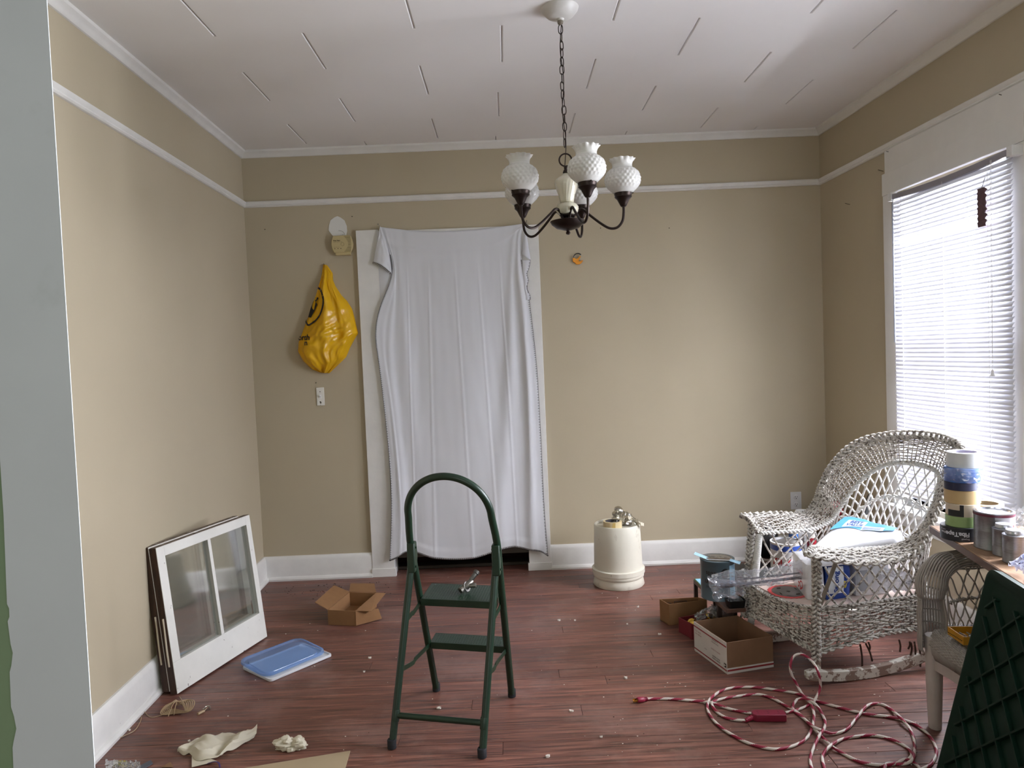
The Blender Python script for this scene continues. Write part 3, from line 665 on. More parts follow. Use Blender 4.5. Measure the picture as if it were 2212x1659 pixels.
# small orange and black pocket tool hung on a nail
t = thing('pocket_tool', 'small orange and black hook-shaped tool hung on the rear wall', 'tool', (.475, D, 1.995))
def tp(u, v): return py(1180+u*.06027, 500+v*.06027, D)
mb = MB(); P_ = smooth_path([tp(965, 960)-Vector((0, .012, 0)), tp(985, 880)-Vector((0, .012, 0)), tp(1060, 810)-Vector((0, .012, 0)), tp(1160, 800)-Vector((0, .012, 0)), tp(1240, 845)-Vector((0, .012, 0))], 5); mb.tube(P_, [.0022+.0018*i/len(P_) for i in range(len(P_))], 8); part('hook_arm', mb, mat('black_plastic', '141312', .35), t)
mb = MB(); pl = [(940, 965), (1000, 960), (1075, 1000), (1150, 940), (1200, 885), (1235, 900), (1190, 980), (1150, 1060), (1200, 1085), (1290, 1030), (1310, 1060), (1260, 1140), (1180, 1190), (1070, 1190), (1010, 1120), (960, 1110), (935, 1040)]
P3 = [tp(*p) for p in pl]; mb.prism([(p.x, p.z) for p in P3][::-1], wf(.006), wf(.017)); part('tool_body', mb, mat('orange_plastic', 'd78a18', .35), t, bevel=.001)
mb = MB(); mb.lathe([(.0001, 0), (.0022, 0), (.0022, .001), (.0001, .001)], 10, tp(1235, 850)-Vector((0, .016, 0)), axis=Vector((0, -1, 0))); mb.lathe([(.0001, 0), (.002, 0), (.002, .001), (.0001, .001)], 10, tp(1010, 1050)-Vector((0, .017, 0)), axis=Vector((0, -1, 0))); part('rivet', mb, mat('steel', '9a9a98', .3, .9), t)

# ------------------------------------------------------------------ white cloth over the rear door
CLOTH = translucent('white_cloth', 'e2e3e8', .14, .85, 'd6d9de')
t = thing('door_cloth', 'white cloth with dark blanket-stitched edge tacked over the rear doorway', 'cloth', (-.31, D-.03, 2.25))
TL = smooth_path([(u, v, 0) for u, v in [(818, 487), (880, 497), (970, 499), (1060, 492), (1140, 480)]], 6)
BLp = smooth_path([(u, v, 0) for u, v in [(842, 1212), (858, 1205), (880, 1192), (905, 1196), (935, 1206), (985, 1209), (1030, 1205), (1075, 1190), (1112, 1182), (1145, 1189), (1168, 1192), (1184, 1202)]], 6)
LLp = smooth_path([(u, v, 0) for u, v in [(820, 490), (834, 530), (845, 560), (846, 590), (838, 620), (824, 655), (814, 690), (811, 730), (816, 770), (824, 830), (832, 900), (840, 980), (845, 1060), (845, 1140), (842, 1212)]], 6)
RRp = smooth_path([(u, v, 0) for u, v in [(1138, 482), (1127, 500), (1126, 545), (1130, 580), (1142, 640), (1152, 720), (1160, 800), (1166, 900), (1171, 1000), (1176, 1100), (1184, 1202)]], 6)
def P2(path, t_): return interp([Vector(p) for p in path[::3]] + ([Vector(path[-1])] if (len(path)-1) % 3 else []), t_)
def cloth_uv(u, v):
    a, b_, l, r = P2(TL, u), P2(BLp, u), P2(LLp, v), P2(RRp, v)
    c00, c10, c01, c11 = TL[0], TL[-1], BLp[0], BLp[-1]
    wl_, wr_ = math.exp(-(u/.13)**2), math.exp(-((1-u)/.16)**2)
    return a*(1-v)+b_*v + (l-c00.lerp(c01, v))*wl_ + (r-c10.lerp(c11, v))*wr_
def cloth_depth(u, v):
    d = .030 + .010*v
    # pressed creases running down the cloth
    for uc, drift in ((.235, .015), (.375, .0), (.52, .01), (.655, -.015), (.80, -.06)):
        x = (u-(uc+drift*v)); s = max(0, min(1, (v-.08)*6)); d += .0026*s*math.exp(-(x/.0042)**2) - .0008*s*math.exp(-((x-.012)/.008)**2)
    # broad folds falling from the right nail and widening downwards
    for uc, slope, wd, am in ((.93, -.30, .050, .020), (.98, -.14, .030, .018), (.06, .10, .035, .014), (.15, .18, .06, .010), (.5, .06, .10, .012), (.70, .03, .09, -.010), (.33, -.06, .07, -.008)):
        x = u-(uc+slope*v); d += .8*am*min(1, v*2.2)*math.exp(-(x/(wd*(.5+.8*v)))**2)
    d += .005*nz(u*7, v*3, 2)*min(1, v*3) + .0015*nz(u*26, v*9, 4)
    d += .010*min(1, max(0, (v-.12)*6))*(1/(1+math.exp((u-.10+.03*math.sin(v*5))*170))) + .008*min(1, v*4)/(1+math.exp((.90-.03*v-u)*110))
    if v < .1: d += .004*math.exp(-((v-.055)/.010)**2)
    hem = 1-.028
    d += .0045*(1/(1+math.exp((hem-v)*900))) if v > .9 else 0
    d += .02*max(0, v-.8)*math.sin(u*9+1)
    return max(.006, d)
def clothp(u, v, ex=0.):
    q = cloth_uv(u, v); d = cloth_depth(u, v)+ex
    return py(q.x, q.y, D-d)
mb = MB(); mb.grid(clothp, 190, 150)
part('cloth', mb, CLOTH, t, auto=180, solid=.0012)
# corner folded forward at the top left and the turned-back edge behind the stitched one
def tri(u, v):
    a = Vector((821, 489, 0)); l = Vector((806, 566, 0)); r = Vector((846, 592, 0)); m_ = Vector((828, 572, 0))
    b_ = (l*(1-u)**2 + m_*2*u*(1-u) + r*u*u); q = a.lerp(b_, v) + Vector((5*math.sin(PI*v)*u, 0, 0)); return py(q.x, q.y, D-(.046+.018*math.sin(PI*u)*v+.004*nz(u*4, v*5)))
mb = MB(); mb.grid(tri, 24, 30); part('folded_corner', mb, CLOTH, t, auto=180, solid=.0012)
def under(u, v):
    yv = lerp(500, 1000, v); xl = lerp(812, 846, v**1.3); xr = P2(LLp, (yv-490)/722).x+6; return py(lerp(xl, max(xl+2, xr), u), yv, D-(.022+.010*math.sin(PI*u)))
mb = MB(); mb.grid(under, 8, 40); part('turned_edge', mb, CLOTH, t, auto=180)
def tri2(u, v):
    a = Vector((1134, 483, 0)); l = Vector((1127, 550, 0)); r = Vector((1146, 562, 0)); q = a.lerp(l.lerp(r, u), v); return py(q.x, q.y, D-(.045+.012*math.sin(PI*u)*v))
mb = MB(); mb.grid(tri2, 10, 20); part('folded_corner', mb, CLOTH, t, auto=180, solid=.0012)
P_ = smooth_path([(1146, 562, 0), (1143, 580, 0), (1138, 592, 0), (1142, 606, 0), (1138, 622, 0), (1146, 640, 0), (1145, 648, 0)], 5)
mb = MB(); mb.grid(lambda u, v: (lambda q: py(lerp(1126+v*8, q.x, u), q.y, D-(.040+.008*math.sin(PI*u))))(P2(P_, v)), 8, 30); part('turned_edge', mb, CLOTH, t, auto=180, solid=.0012)
# stitches
mb = MB()
def stitches(fn, n, L=.010, r=.0011):
    for i in range(n):
        a, b_ = fn(i/n), fn((i+.5)/n); n_ = fn(min(1, (i+1)/n))
        tdir = (n_-a).normalized(); side = tdir.cross(Vector((0, -1, 0))).normalized(); o_ = Vector((0, -.0022, 0))
        mb.tube([a+o_-side*.001, a+o_+side*L], r, 4, caps=False); mb.tube([a+o_, n_+o_], r*.8, 4, caps=False)
stitches(lambda t_: clothp(0, .12+.88*t_), 185, -.007)
stitches(lambda t_: clothp(t_, 1), 120, -.009)
stitches(lambda t_: clothp(1, .25+.75*t_), 130, .009)
stitches(lambda t_: tri(t_, 1), 14, .012)
stitches(lambda t_: (lambda q: py(q.x, q.y, D-.043))(P2(P_, t_)), 16, .008)
part('stitching', mb, mat('dark_thread', '2a211e', .8), t)
for (u, v, lab) in ((820, 489, 'bent steel nail holding the top left corner of the door cloth'), (1137, 482, 'steel nail holding the top right corner of the door cloth')):
    q = py(u, v, D); tn = thing('nail', lab, 'nail', tuple(q)); mb = MB(); mb.tube([q, q+Vector((0, -.055, .004))], .0016, 6); mb.lathe([(.0001, 0), (.004, 0), (.004, .0012), (.0001, .0012)], 10, q+Vector((0, -.055, .004)), axis=Vector((0, -1, 0))); part('nail_shank', mb, mat('nail_steel', '77706a', .4, .8), tn)

OLDGLASS = thin('old_sash_glass', (.86, .88, .85), .16, .06, .10, (.55, .58, .55)); OLDEDGE = mat('old_edge', '6f6357', .8, var=.4, vs=30, spots=((30, .6, .03, 'cfc9bf', .8),))
# ------------------------------------------------------------------ two old window sashes leaning on the left wall
def sash(name, label, base, lean, lift, Wd, Hh, T, back):
    e = Vector((1.294*-1+1.478, .611, 0)).normalized(); n = Vector((-e.y, e.x, 0)); up = Vector((0, 0, math.cos(lean))) + n*math.sin(lean); nn = e.cross(up)
    # nn points away from the wall, towards the room
    O = Vector(base)
    def q(a, h, o): return O + e*a + up*(h+lift) + nn*o
    t = thing(name, label, 'window sash', tuple(O))
    def bar(a0, a1, h0, h1, o0, o1, nm, m, **k):
        mb = MB(); mb.hexa([q(a0, h0, o0), q(a1, h0, o0), q(a1, h0, o1), q(a0, h0, o1), q(a0, h1, o0), q(a1, h1, o0), q(a1, h1, o1), q(a0, h1, o1)])
        return part(nm, mb, m, t, smooth=False, bevel=.0015, **k)
    f = OLDWHITE
    hb = .135; st = .046
    bar(0, Wd, 0, hb, 0, T, 'bottom_rail', f); bar(0, st, hb, Hh-.0, 0, T, 'stile', f); bar(Wd-st*.75, Wd, hb, Hh, 0, T, 'stile', f); bar(st, Wd-st*.75, Hh-.045, Hh, 0, T, 'top_rail', f)
    am = (st+Wd-st*.75)/2; bar(am-.010, am+.010, hb, Hh-.045, T*.2, T, 'muntin', f)
    for a0, a1 in ((st, am-.010), (am+.010, Wd-st*.75)):
        bar(a0, a1, hb, Hh-.045, T*.45, T*.52, 'pane', OLDGLASS)
    # bare dark edge of the wood with runs of old putty
    bar(-.0025, .0, 0, Hh, .0, T-.002, 'stile_edge', DARKWOOD, label='bare dark brown stained side edge of the sash')
    bar(0, Wd, Hh, Hh+.002, .002, T-.002, 'top_edge', OLDEDGE)
    mb = MB(); mb.tube(smooth_path([q(-.004, .12, T*.5), q(-.006, .20, T*.55), q(-.004, .28, T*.6), q(-.006, .33, T*.65)], 5), .004, 6); part('putty', mb, mat('putty', 'c9bda8', .8), t)
    return t, q

# bottom edge runs from (-1.478, 3.059) to (-1.294, 3.670)
nd = Vector((-.9575, .2884, 0))
sash('window_sash', 'nearer of two old white window sashes leaning on the left wall, deep bottom rail', (-1.478-.036*-nd.x*1.0*1.0+.036*(-nd.x)*0, 3.059+.036*.2884, 0), .105, .004, .638, .636, .036, 0)
sash('window_sash', 'rear dark-edged sash leaning between the left wall and the nearer sash', (-1.478-.9575*.073, 3.059+.2884*.073-.004, 0), .105, .012, .60, .630, .036, 1)

# ------------------------------------------------------------------ green step ladder
GRN = mat('dark_green_enamel', '0f2819', .38, var=.15, vs=12, spots=((80, .745, .01, 'b9c0b4', .8),), bump=.1, bs=80); RUB = mat('black_rubber', '14151a', .7)
LM = Vector((-.1975, 2.960, 0)); le = Vector((.968, -.249, 0)).normalized(); lf = Vector((-.125, -.992, 0)).normalized()
def lp(a, f, z): return LM + le*a + lf*f + Vector((0, 0, z))
lad = thing('step_ladder', 'dark green tubular two-step ladder with a high looped handrail', 'ladder', tuple(LM))
hw = .165; railf = lambda z: .0 + .388*z
JO, FO = Vector((-.0325, -.262, .68)), Vector((-.1135, -.4365, 0))
def legp(a, z): return LM + le*a + FO.lerp(JO, z/.68)
pts = [lp(-hw, railf(.02), .02)]
for i in range(1, 8): z = .02+.80*i/8; pts.append(lp(-hw-.001*i, railf(z), z))
rr_ = .158
for i in range(0, 19):
    a = PI*i/18; z = .815+.168*math.sin(a)**.92; pts.append(lp(-rr_*1.03*math.cos(a), railf(z), z))
for i in range(7, 0, -1): z = .02+.80*i/8; pts.append(lp(hw+.001*i, railf(z), z))
pts.append(lp(hw, railf(.02), .02))
mb = MB(); mb.tube(smooth_path(pts, 3), .0138, 12); part('handrail', mb, GRN, lad)
for s in (-1, 1):
    mb = MB(); mb.tube([legp(s*(hw+.006), .02), legp(s*(hw+.002), .66)], .0135, 12); part('front_leg', mb, GRN, lad)
    for fp in (lp(s*hw, 0, 0), legp(s*(hw+.006), 0)):
        mb = MB(); mb.lathe([(.013, 0), (.0165, .002), (.0165, .030), (.0145, .034), (.0125, .034)], 16, fp); part('rubber_foot', mb, RUB, lad)
    # hinge bracket
    mb = MB(); o = s*(hw+.002)
    P4 = [(.304, .60), (.272, .60), (.246, .655), (.254, .712), (.296, .712)]
    mb.prism(P4, lambda f, z: lp(o-.015, f, z), lambda f, z: lp(o+.015, f, z)); br = part('hinge_bracket', mb, GRN, lad, bevel=.004)
    for f_, z_ in ((.272, .69), (.286, .62)):
        mb = MB(); mb.lathe([(.0001, -.0185), (.004, -.0185), (.004, .0185), (.0001, .0185)], 10, lp(o, f_, z_), axis=le); part('rivet', mb, GRN, br)
def step(z, f0, f1, a0, a1, nm):
    mb = MB(); n = 2
    mb.hexa([lp(a0, f0, z-.003), lp(a1, f0, z-.003), lp(a1, f1, z-.003), lp(a0, f1, z-.003), lp(a0, f0, z), lp(a1, f0, z), lp(a1, f1, z), lp(a0, f1, z)])
    mb.hexa([lp(a0, f1, z-.027), lp(a1, f1, z-.027), lp(a1, f1+.003, z-.027), lp(a0, f1+.003, z-.027), lp(a0, f1, z), lp(a1, f1, z), lp(a1, f1+.003, z), lp(a0, f1+.003, z)])
    mb.hexa([lp(a0, f0-.003, z-.022), lp(a1, f0-.003, z-.022), lp(a1, f0, z-.022), lp(a0, f0, z-.022), lp(a0, f0-.003, z), lp(a1, f0-.003, z), lp(a1, f0, z), lp(a0, f0, z)])
    for a in (a0, a1-.003): mb.hexa([lp(a, f0, z-.027), lp(a+.003, f0, z-.027), lp(a+.003, f1, z-.027), lp(a, f1, z-.027), lp(a, f0, z), lp(a+.003, f0, z), lp(a+.003, f1, z), lp(a, f1, z)])
    st_ = part(nm, mb, GRN, lad, smooth=False, bevel=.001)
    mb = MB(); rows = max(3, int((f1-f0)/.014))
    for r in range(rows):
        for c_ in range(26):
            a = lerp(a0+.02, a1-.02, c_/25); f = lerp(f0+.012, f1-.012, r/(rows-1)); mb.lathe([(.0022, 0), (.0018, .0012), (.0001, .0014)], 6, lp(a, f, z))
    part('grip_bump', mb, GRN, st_, kind='stuff')
step(.472, .030, .215, -.158, .150, 'top_step'); step(.252, .005, .100, -.156, .156, 'lower_step')
for s in (-1, 1):
    for (f0, z0, z1, sag) in ((.098, .236, .262, -.012), (.21, .452, .430, 0)):
        A0, A1 = lp(s*hw*.985, f0, z0), legp(s*hw*.985, z1)
        mb = MB(); P_ = smooth_path([A0, A0.lerp(A1, .5)+Vector((0, 0, -.004)), A0.lerp(A1, .62)+Vector((0, 0, sag)), A1], 4)
        for i in range(len(P_)-1):
            a, b_ = P_[i], P_[i+1]; n_ = Vector((0, 0, .009)); w_ = le*.0018
            mb.hexa([a-n_-w_, a-n_+w_, b_-n_+w_, b_-n_-w_, a+n_-w_, a+n_+w_, b_+n_+w_, b_+n_-w_])
        part('folding_brace', mb, GRN, lad, smooth=False)
mb = MB(); mb.tube([legp(-hw, .108), legp(hw, .108)], .0110, 12)
for s in (-1, 1): mb.lathe([(.0145, -.02), (.0150, -.018), (.0150, .018), (.0145, .02)], 16, legp(s*(hw+.004), .108), axis=JO-FO)
part('cross_bar', mb, GRN, lad)
# brass and steel valve left on the top step
c = lp(.015, .120, .4735)
v_ = thing('pipe_valve', 'small worn metal pipe valve lying on the top step of the green ladder', 'valve', tuple(c))
MET = mat('dull_metal', '77736b', .38, .85, var=.3, vs=90); MET2 = mat('steel_bright', '74726e', .35, .95, var=.15, vs=60)
d1 = Vector((-.62, -.55, -.32)).normalized()
mb = MB(); mb.lathe([(.0001, -.030), (.010, -.030), (.013, -.022), (.013, .010), (.010, .014), (.010, .026), (.0125, .028), (.0125, .036), (.009, .038), (.006, .038), (.006, .02), (.0001, .02)], 20, c+Vector((0, 0, .026)), axis=d1); part('valve_body', mb, MET, v_)
mb = MB(); mb.lathe([(.008, .026), (.0095, .030), (.0095, .058), (.0125, .060), (.0125, .072), (.0085, .072), (.007, .060), (.0001, .060)], 20, c+Vector((0, 0, .026)), axis=-d1+Vector((0, 0, .35))); part('threaded_outlet', mb, MET2, v_)
mb = MB(); mb.lathe([(.0001, 0), (.009, 0), (.0095, .03), (.008, .032), (.0001, .032)], 18, c+Vector((.006, 0, .024)), axis=Vector((1, -.25, .12))); part('stem', mb, MET, v_)
mb = MB(); mb.ring(.020, .012, -.003, .003, 24); mb.xf(Matrix.Translation(c+Vector((.0, -.002, .022))) @ Vector((.75, -.45, .3)).to_track_quat('Z', 'Y').to_matrix().to_4x4()); part('collar', mb, MET2, v_)

# ------------------------------------------------------------------ cardboard boxes
CARD = mat('brown_cardboard', '8a6440', .8, var=.06, vs=15, bump=.15, bs=50); CARDD = mat('plain_cardboard', '806048', .8, var=.08, vs=12); CARDW = mat('white_printed_card', 'd2cdc8', .6, var=.03, vs=10, spots=((5, .6, .1, 'b9ae9f', .5),))
def wallq(mb, a, b_, z0, z1, t, m=0, ins=1):
    a, b_ = Vector(a), Vector(b_); d = (b_-a).normalized(); n = Vector((-d.y, d.x, 0))*t*ins
    mb.hexa([(a.x, a.y, z0), (b_.x, b_.y, z0), (b_.x+n.x, b_.y+n.y, z0), (a.x+n.x, a.y+n.y, z0), (a.x, a.y, z1), (b_.x, b_.y, z1), (b_.x+n.x, b_.y+n.y, z1), (a.x+n.x, a.y+n.y, z1)], m)
def open_box(name, label, C, h, mats, cat='box', group=None, tt=.004, split=None):
    """C: four floor corners anticlockwise seen from above; each wall a part"""
    c0 = sum((Vector((c[0], c[1], 0)) for c in C), Vector((0, 0, 0)))/4; t = thing(name, label, cat, (c0.x, c0.y, 0), group)
    mb = MB(); mb.add([(c[0], c[1], .001) for c in C]+[(c[0], c[1], .005) for c in C], [(3, 2, 1, 0), (4, 5, 6, 7), (0, 1, 5, 4), (1, 2, 6, 5), (2, 3, 7, 6), (3, 0, 4, 7)]); part('box_bottom', mb, mats[0], t, smooth=False)
    for i in range(4):
        a, b_ = C[i], C[(i+1) % 4]; mb = MB(); wallq(mb, a, b_, .001, h if not hasattr(h, '__len__') else h[i], tt)
        part('box_wall', mb, mats[min(i, len(mats)-1)] if len(mats) > 1 else mats[0], t, smooth=False, bevel=.0008)
    return t
# small carton with its flaps open
SB = [(-1.017, 3.816), (-.860, 3.778), (-.800, 4.060), (-.962, 4.098)]; zb = .082
t = open_box('cardboard_box', 'small brown open cardboard carton with flaps spread, left of the ladder', SB, zb, [CARD], group=None)
def flap(a, b_, c_, d_, lab=None): mb = MB(); mb.slab(a, b_, c_, d_, .003); part('flap', mb, CARD, t, smooth=False, bevel=.0006)
v3 = lambda c, z: Vector((c[0], c[1], z))
flap(v3(SB[0], zb), v3(SB[3], zb), pz(721, 1265, .105), pz(680, 1302, .105)); flap(v3(SB[3], zb), v3(SB[2], zb), pz(809, 1261, .088), pz(757, 1261, .088))
flap(v3(SB[2], zb), v3(SB[1], zb), pz(802, 1321, .075), pz(833, 1282, .070))
flap(v3(SB[1], zb), v3(SB[1], .004), v3((-.735, 3.845), .012), v3((-.75, 3.84), zb-.012))
mb = MB(); mb.slab((-.98, 3.86, .012), (-.87, 3.84, .012), (-.86, 3.90, .028), (-.97, 3.92, .028), .003); part('bottom_flap', mb, CARDD, t, smooth=False)

# long low carton printed white outside
BB = [(.816, 3.293), (.889, 3.034), (1.107, 3.086), (1.034, 3.345)]; bh = .138
t = open_box('cardboard_box', 'open carton with a white printed red-striped side, on the floor by the rocking chair', BB, bh, [CARDD, CARDD, CARDD, CARDD])
a, b_ = Vector((*BB[0], 0)), Vector((*BB[1], 0)); dd = (b_-a); Ld = dd.length; dn = dd.normalized(); out = Vector((dn.y, -dn.x, 0))
def fl(x, z, o=.0012): return a + dn*x + out*o + Vector((0, 0, z))
mb = MB(); mb.slab(fl(0, .001, 0), fl(Ld, .001, 0), fl(Ld, bh, 0), fl(0, bh, 0), .0011); part('printed_side', mb, CARDW, t, smooth=False, label='white printed cardboard side with red stripes')
RED = mat('red_print', '8e2c30', .6)
mb = MB()
for z0, z1 in ((.012, .018), (bh-.022, bh-.016)): mb.add([fl(0, z0, .0016), fl(Ld, z0, .0016), fl(Ld, z1, .0016), fl(0, z1, .0016)], [(0, 1, 2, 3)])
c_, d_ = Vector((*BB[1], 0)), Vector((*BB[2], 0)); en = (d_-c_).normalized(); eo = Vector((en.y, -en.x, 0)); Le = (d_-c_).length
def fr_(x, z, o=.0014): return c_ + en*x + eo*o + Vector((0, 0, z))
mb.add([fr_(0, .012, .0018), fr_(Le, .012, .0018), fr_(Le, .020, .0018), fr_(0, .020, .0018)], [(0, 1, 2, 3)])
part('red_stripe', mb, RED, t, smooth=False)
mb = MB(); mb.slab(fr_(0, .001, 0), fr_(Le, .001, 0), fr_(Le, .026, 0), fr_(0, .026, 0), .0012); part('white_strip', mb, CARDW, t, smooth=False)
PR = mat('dark_print', '4d4346', .7)
mb = text_mb('PRIORITY', .011, lambda x, y_: fl(.155+x, .108-x*.0+y_, .0018)); text_mb('MAILING BOX', .009, lambda x, y_: fl(.150+x, .098+y_, .0018), mb=mb)
text_mb('UNITED STATES', .0085, lambda x, y_: fl(.155+x, .036+y_, .0018), mb=mb, bold=.0003); text_mb('POSTAL SERVICE', .0085, lambda x, y_: fl(.155+x, .026+y_, .0018), mb=mb, bold=.0003)
text_mb('FROM:', .007, lambda x, y_: fl(.09+x, .044+y_, .0018), mb=mb); part('lettering', mb, PR, t, smooth=False)
mb = text_mb('FLAT RATE', .010, lambda x, y_: fl(.012+x, .098+y_, .0018)); text_mb('ANY WEIGHT', .009, lambda x, y_: fl(.012+x, .086+y_, .0018), mb=mb); text_mb('UNITED TO DELIVER', .008, lambda x, y_: fl(.145+x, .066+y_, .0018), mb=mb); part('lettering', mb, RED, t, smooth=False)
mb = MB(); mb.add([fl(Ld-.022, .026, .0018), fl(Ld-.004, .026, .0018), fl(Ld-.004, .044, .0018), fl(Ld-.022, .044, .0018)], [(0, 1, 2, 3)]); part('emblem', mb, SOOT, t, smooth=False)
mb = MB(); mb.add([fl(Ld-.019, .029, .0022), fl(Ld-.007, .036, .0022), fl(Ld-.019, .041, .0022)], [(0, 1, 2)]); part('emblem_mark', mb, CARDW, t, smooth=False)
# carton behind it
C1 = [(.738, 3.685), (.768, 3.600), (.975, 3.648), (.940, 3.690)]
t = open_box('cardboard_box', 'plain brown shallow carton, farthest of the three by the rocking chair', C1, .110, [CARD])
a1, b1 = Vector((*C1[2], 0)), Vector((*C1[3], 0)); a2, b2 = Vector((*C1[3], 0)), Vector((*C1[0], 0)); en2 = (b2-a2).normalized(); eo2 = Vector((-en2.y, en2.x, 0))
def bk(x, z): return b2 - en2*x + eo2*.0056 + Vector((0, 0, z))
mb = MB(); R_ = .017
for i in range(24):
    u0, u1 = 2*PI*i/24, 2*PI*(i+1)/24; cc = lambda r, q: bk(.045+r*math.cos(q), .075+r*math.sin(q)); mb.add([cc(R_, u0), cc(R_, u1), cc(R_-.0025, u1), cc(R_-.0025, u0)], [(0, 1, 2, 3)])
for x0_, x1_, z0_, z1_ in ((.075, .14, .058, .061), (.075, .14, .094, .097), (.075, .078, .058, .097), (.137, .14, .058, .097)): mb.add([bk(x0_, z0_), bk(x1_, z0_), bk(x1_, z1_), bk(x0_, z1_)], [(0, 1, 2, 3)])
text_mb('CERTIFIED', .0065, lambda x, y_: bk(.033+x*.7, .073+y_), mb=mb)
for i in range(12): mb.add([bk(.083+i*.0045, .066), bk(.085+i*.0045, .066), bk(.085+i*.0045, .088), bk(.083+i*.0045, .088)], [(0, 1, 2, 3)])
part('lettering', mb, PR, t, smooth=False)
# little torn box with door knobs
C3 = [(.795, 3.515), (.845, 3.405), (1.00, 3.455), (.955, 3.560)]
REDC = mat('red_and_cream_card', 'a99a80', .7, var=.1); REDI = mat('red_card', '6e1a24', .6)
t = open_box('cardboard_box', 'small torn cream and red carton holding brass door knobs, middle of the three', C3, .075, [REDI, REDC, REDC, REDI])
mb = MB(); f0 = Vector((*C3[0], 0)); f1 = Vector((*C3[1], 0)); dn3 = (f1-f0).normalized(); mb.slab(f0+dn3*.085+Vector((-.0015, -.0015, .0)), f0+dn3*.105+Vector((-.0015, -.0015, 0)), f0+dn3*.105+Vector((-.0015, -.0015, .07)), f0+dn3*.085+Vector((-.0015, -.0015, .07)), .001); part('red_stripe', mb, REDI, t, smooth=False)
BRASS = mat('polished_brass', 'c9a349', .15, 1.0)
for i, (x, y_, z, ax) in enumerate(((.855, 3.475, .050, (-.5, -.5, .7)), (.885, 3.445, .042, (-.2, -.9, .3)), (.945, 3.51, .06, (.4, -.2, .8)))):
    k_ = thing('doorknob', ('shiny brass door knob nearest the torn edge of the small carton', 'brass door knob lying face-on in the small carton beside the bag', 'brass door knob at the far end of the small carton behind the bag')[i], 'door knob', (x, y_, z-.025), 'brass door knobs in the small carton')
    mb = MB(); mb.lathe([(.0001, -.030), (.026, -.030), (.028, -.026), (.018, -.022), (.010, -.016), (.009, -.006), (.018, 0), (.025, .008), (.026, .016), (.020, .025), (.010, .029), (.0001, .030)], 28, (x, y_, z), axis=Vector(ax)); part('knob', mb, BRASS, k_)
CLEAR = thin('clear_plastic', (.95, .96, .98), .12, .18, .14, (.66, .68, .72))
def crumple(name, label, cat, path_fn, mat_, nu=40, nv=24, amp=.01, fr=18, group=None, sub='film', seed=0):
    c = path_fn(.5, .5); t = thing(name, label, cat, tuple(c), group); mb = MB()
    def f(u, v):
        p = path_fn(u, v); n1 = nz(u*fr, v*fr*.6, seed); n2 = nz(u*fr*.6, v*fr, seed+5); n3 = nz(u*fr*.8, v*fr*.8, seed+9)
        rid = 1-2*abs(nz(u*fr*.45, v*fr*.45, seed+20)); return p + Vector((n1, n2, n3+rid*.8))*amp
    mb.grid(f, nu, nv); part(sub, mb, mat_, t, auto=30); return t
crumple('plastic_bag', 'clear crumpled plastic bag on top of the small carton of knobs', 'bag', lambda u, v: Vector((lerp(.865, 1.03, u), lerp(3.50, 3.42, v), .085+.035*math.sin(PI*u)*math.sin(PI*v)+.03*u)), CLEAR, amp=.012, seed=3)

# flat cardboard in the foreground
t = thing('cardboard_sheet', 'flat sheet of brown cardboard lying on the floor in the foreground', 'cardboard', (-.75, 2.42, 0))
mb = MB(); mb.slab((-1.02, 2.462, .001), (-1.02, 2.10, .001), (-.600, 2.10, .001), (-.625, 2.553, .001), .004); part('sheet', mb, mat('sheet_card', '9c8a6e', .8, var=.05), t, smooth=False)

# ------------------------------------------------------------------ tub lids on the floor
C4 = [pz(527, 1444, .0), pz(580, 1477, .0), pz(719, 1421, .0), pz(655, 1391, .0)]
a, b_, d_ = C4[0], C4[1], C4[3]; ctr = sum(C4, Vector((0, 0, 0)))/4; ex = ((C4[3]+C4[2])/2-(C4[0]+C4[1])/2); Lx = ex.length; ex = ex.normalized(); ey = Vector((-ex.y, ex.x, 0)); Ly = ((C4[3]+C4[0])/2-(C4[1]+C4[2])/2).length
def rrect(w_, h_, r, n=7):
    out = []
    for cx, cy, a0 in ((w_/2-r, h_/2-r, 0), (-w_/2+r, h_/2-r, PI/2), (-w_/2+r, -h_/2+r, PI), (w_/2-r, -h_/2+r, 1.5*PI)):
        for i in range(n+1): q = a0+PI/2*i/n; out.append((cx+r*math.cos(q), cy+r*math.sin(q)))
    return out
def loft(levels, C, X, Y_, mb, cap0=True, cap1=True, tiltx=0., tilty=0.):
    n = len(levels[0][0]); vs = []
    for ring_, z in levels:
        for (x, y_) in ring_: vs.append(C + X*x + Y_*y_ + Vector((0, 0, z+tiltx*x+tilty*y_)))
    fs = []
    for i in range(len(levels)-1):
        for j in range(n): fs.append((i*n+j, i*n+(j+1) % n, (i+1)*n+(j+1) % n, (i+1)*n+j))
    if cap0: fs.append(tuple(range(n))[::-1])
    if cap1: fs.append(tuple((len(levels)-1)*n+j for j in range(n)))
    mb.add(vs, fs)
t = thing('tub_lid', 'opaque white plastic tub lid lying under the blue lid on the floor', 'lid', tuple(ctr))
mb = MB(); W_, H_ = Lx, Ly*.93
loft([(rrect(W_, H_, .014), .002), (rrect(W_+.002, H_+.002, .016), .007), (rrect(W_, H_, .015), .013), (rrect(W_-.012, H_-.012, .012), .014), (rrect(W_-.018, H_-.018, .012), .008)], ctr, ex, ey, mb); part('lid', mb, mat('white_lid', 'd3d4d8', .3), t)
t = thing('tub_lid', 'translucent blue plastic tub lid with rounded rim on top of the white lid', 'lid', tuple(ctr+ey*.02+Vector((0, 0, .015))))
BLU = bpy.data.materials.new('blue_lid'); BLU = thin('blue_lid', (.66, .80, 1.0), .16, .14, .40, (.36, .56, .95))
c2 = ctr + ey*.028 + Vector((0, 0, .019)) - ex*.006
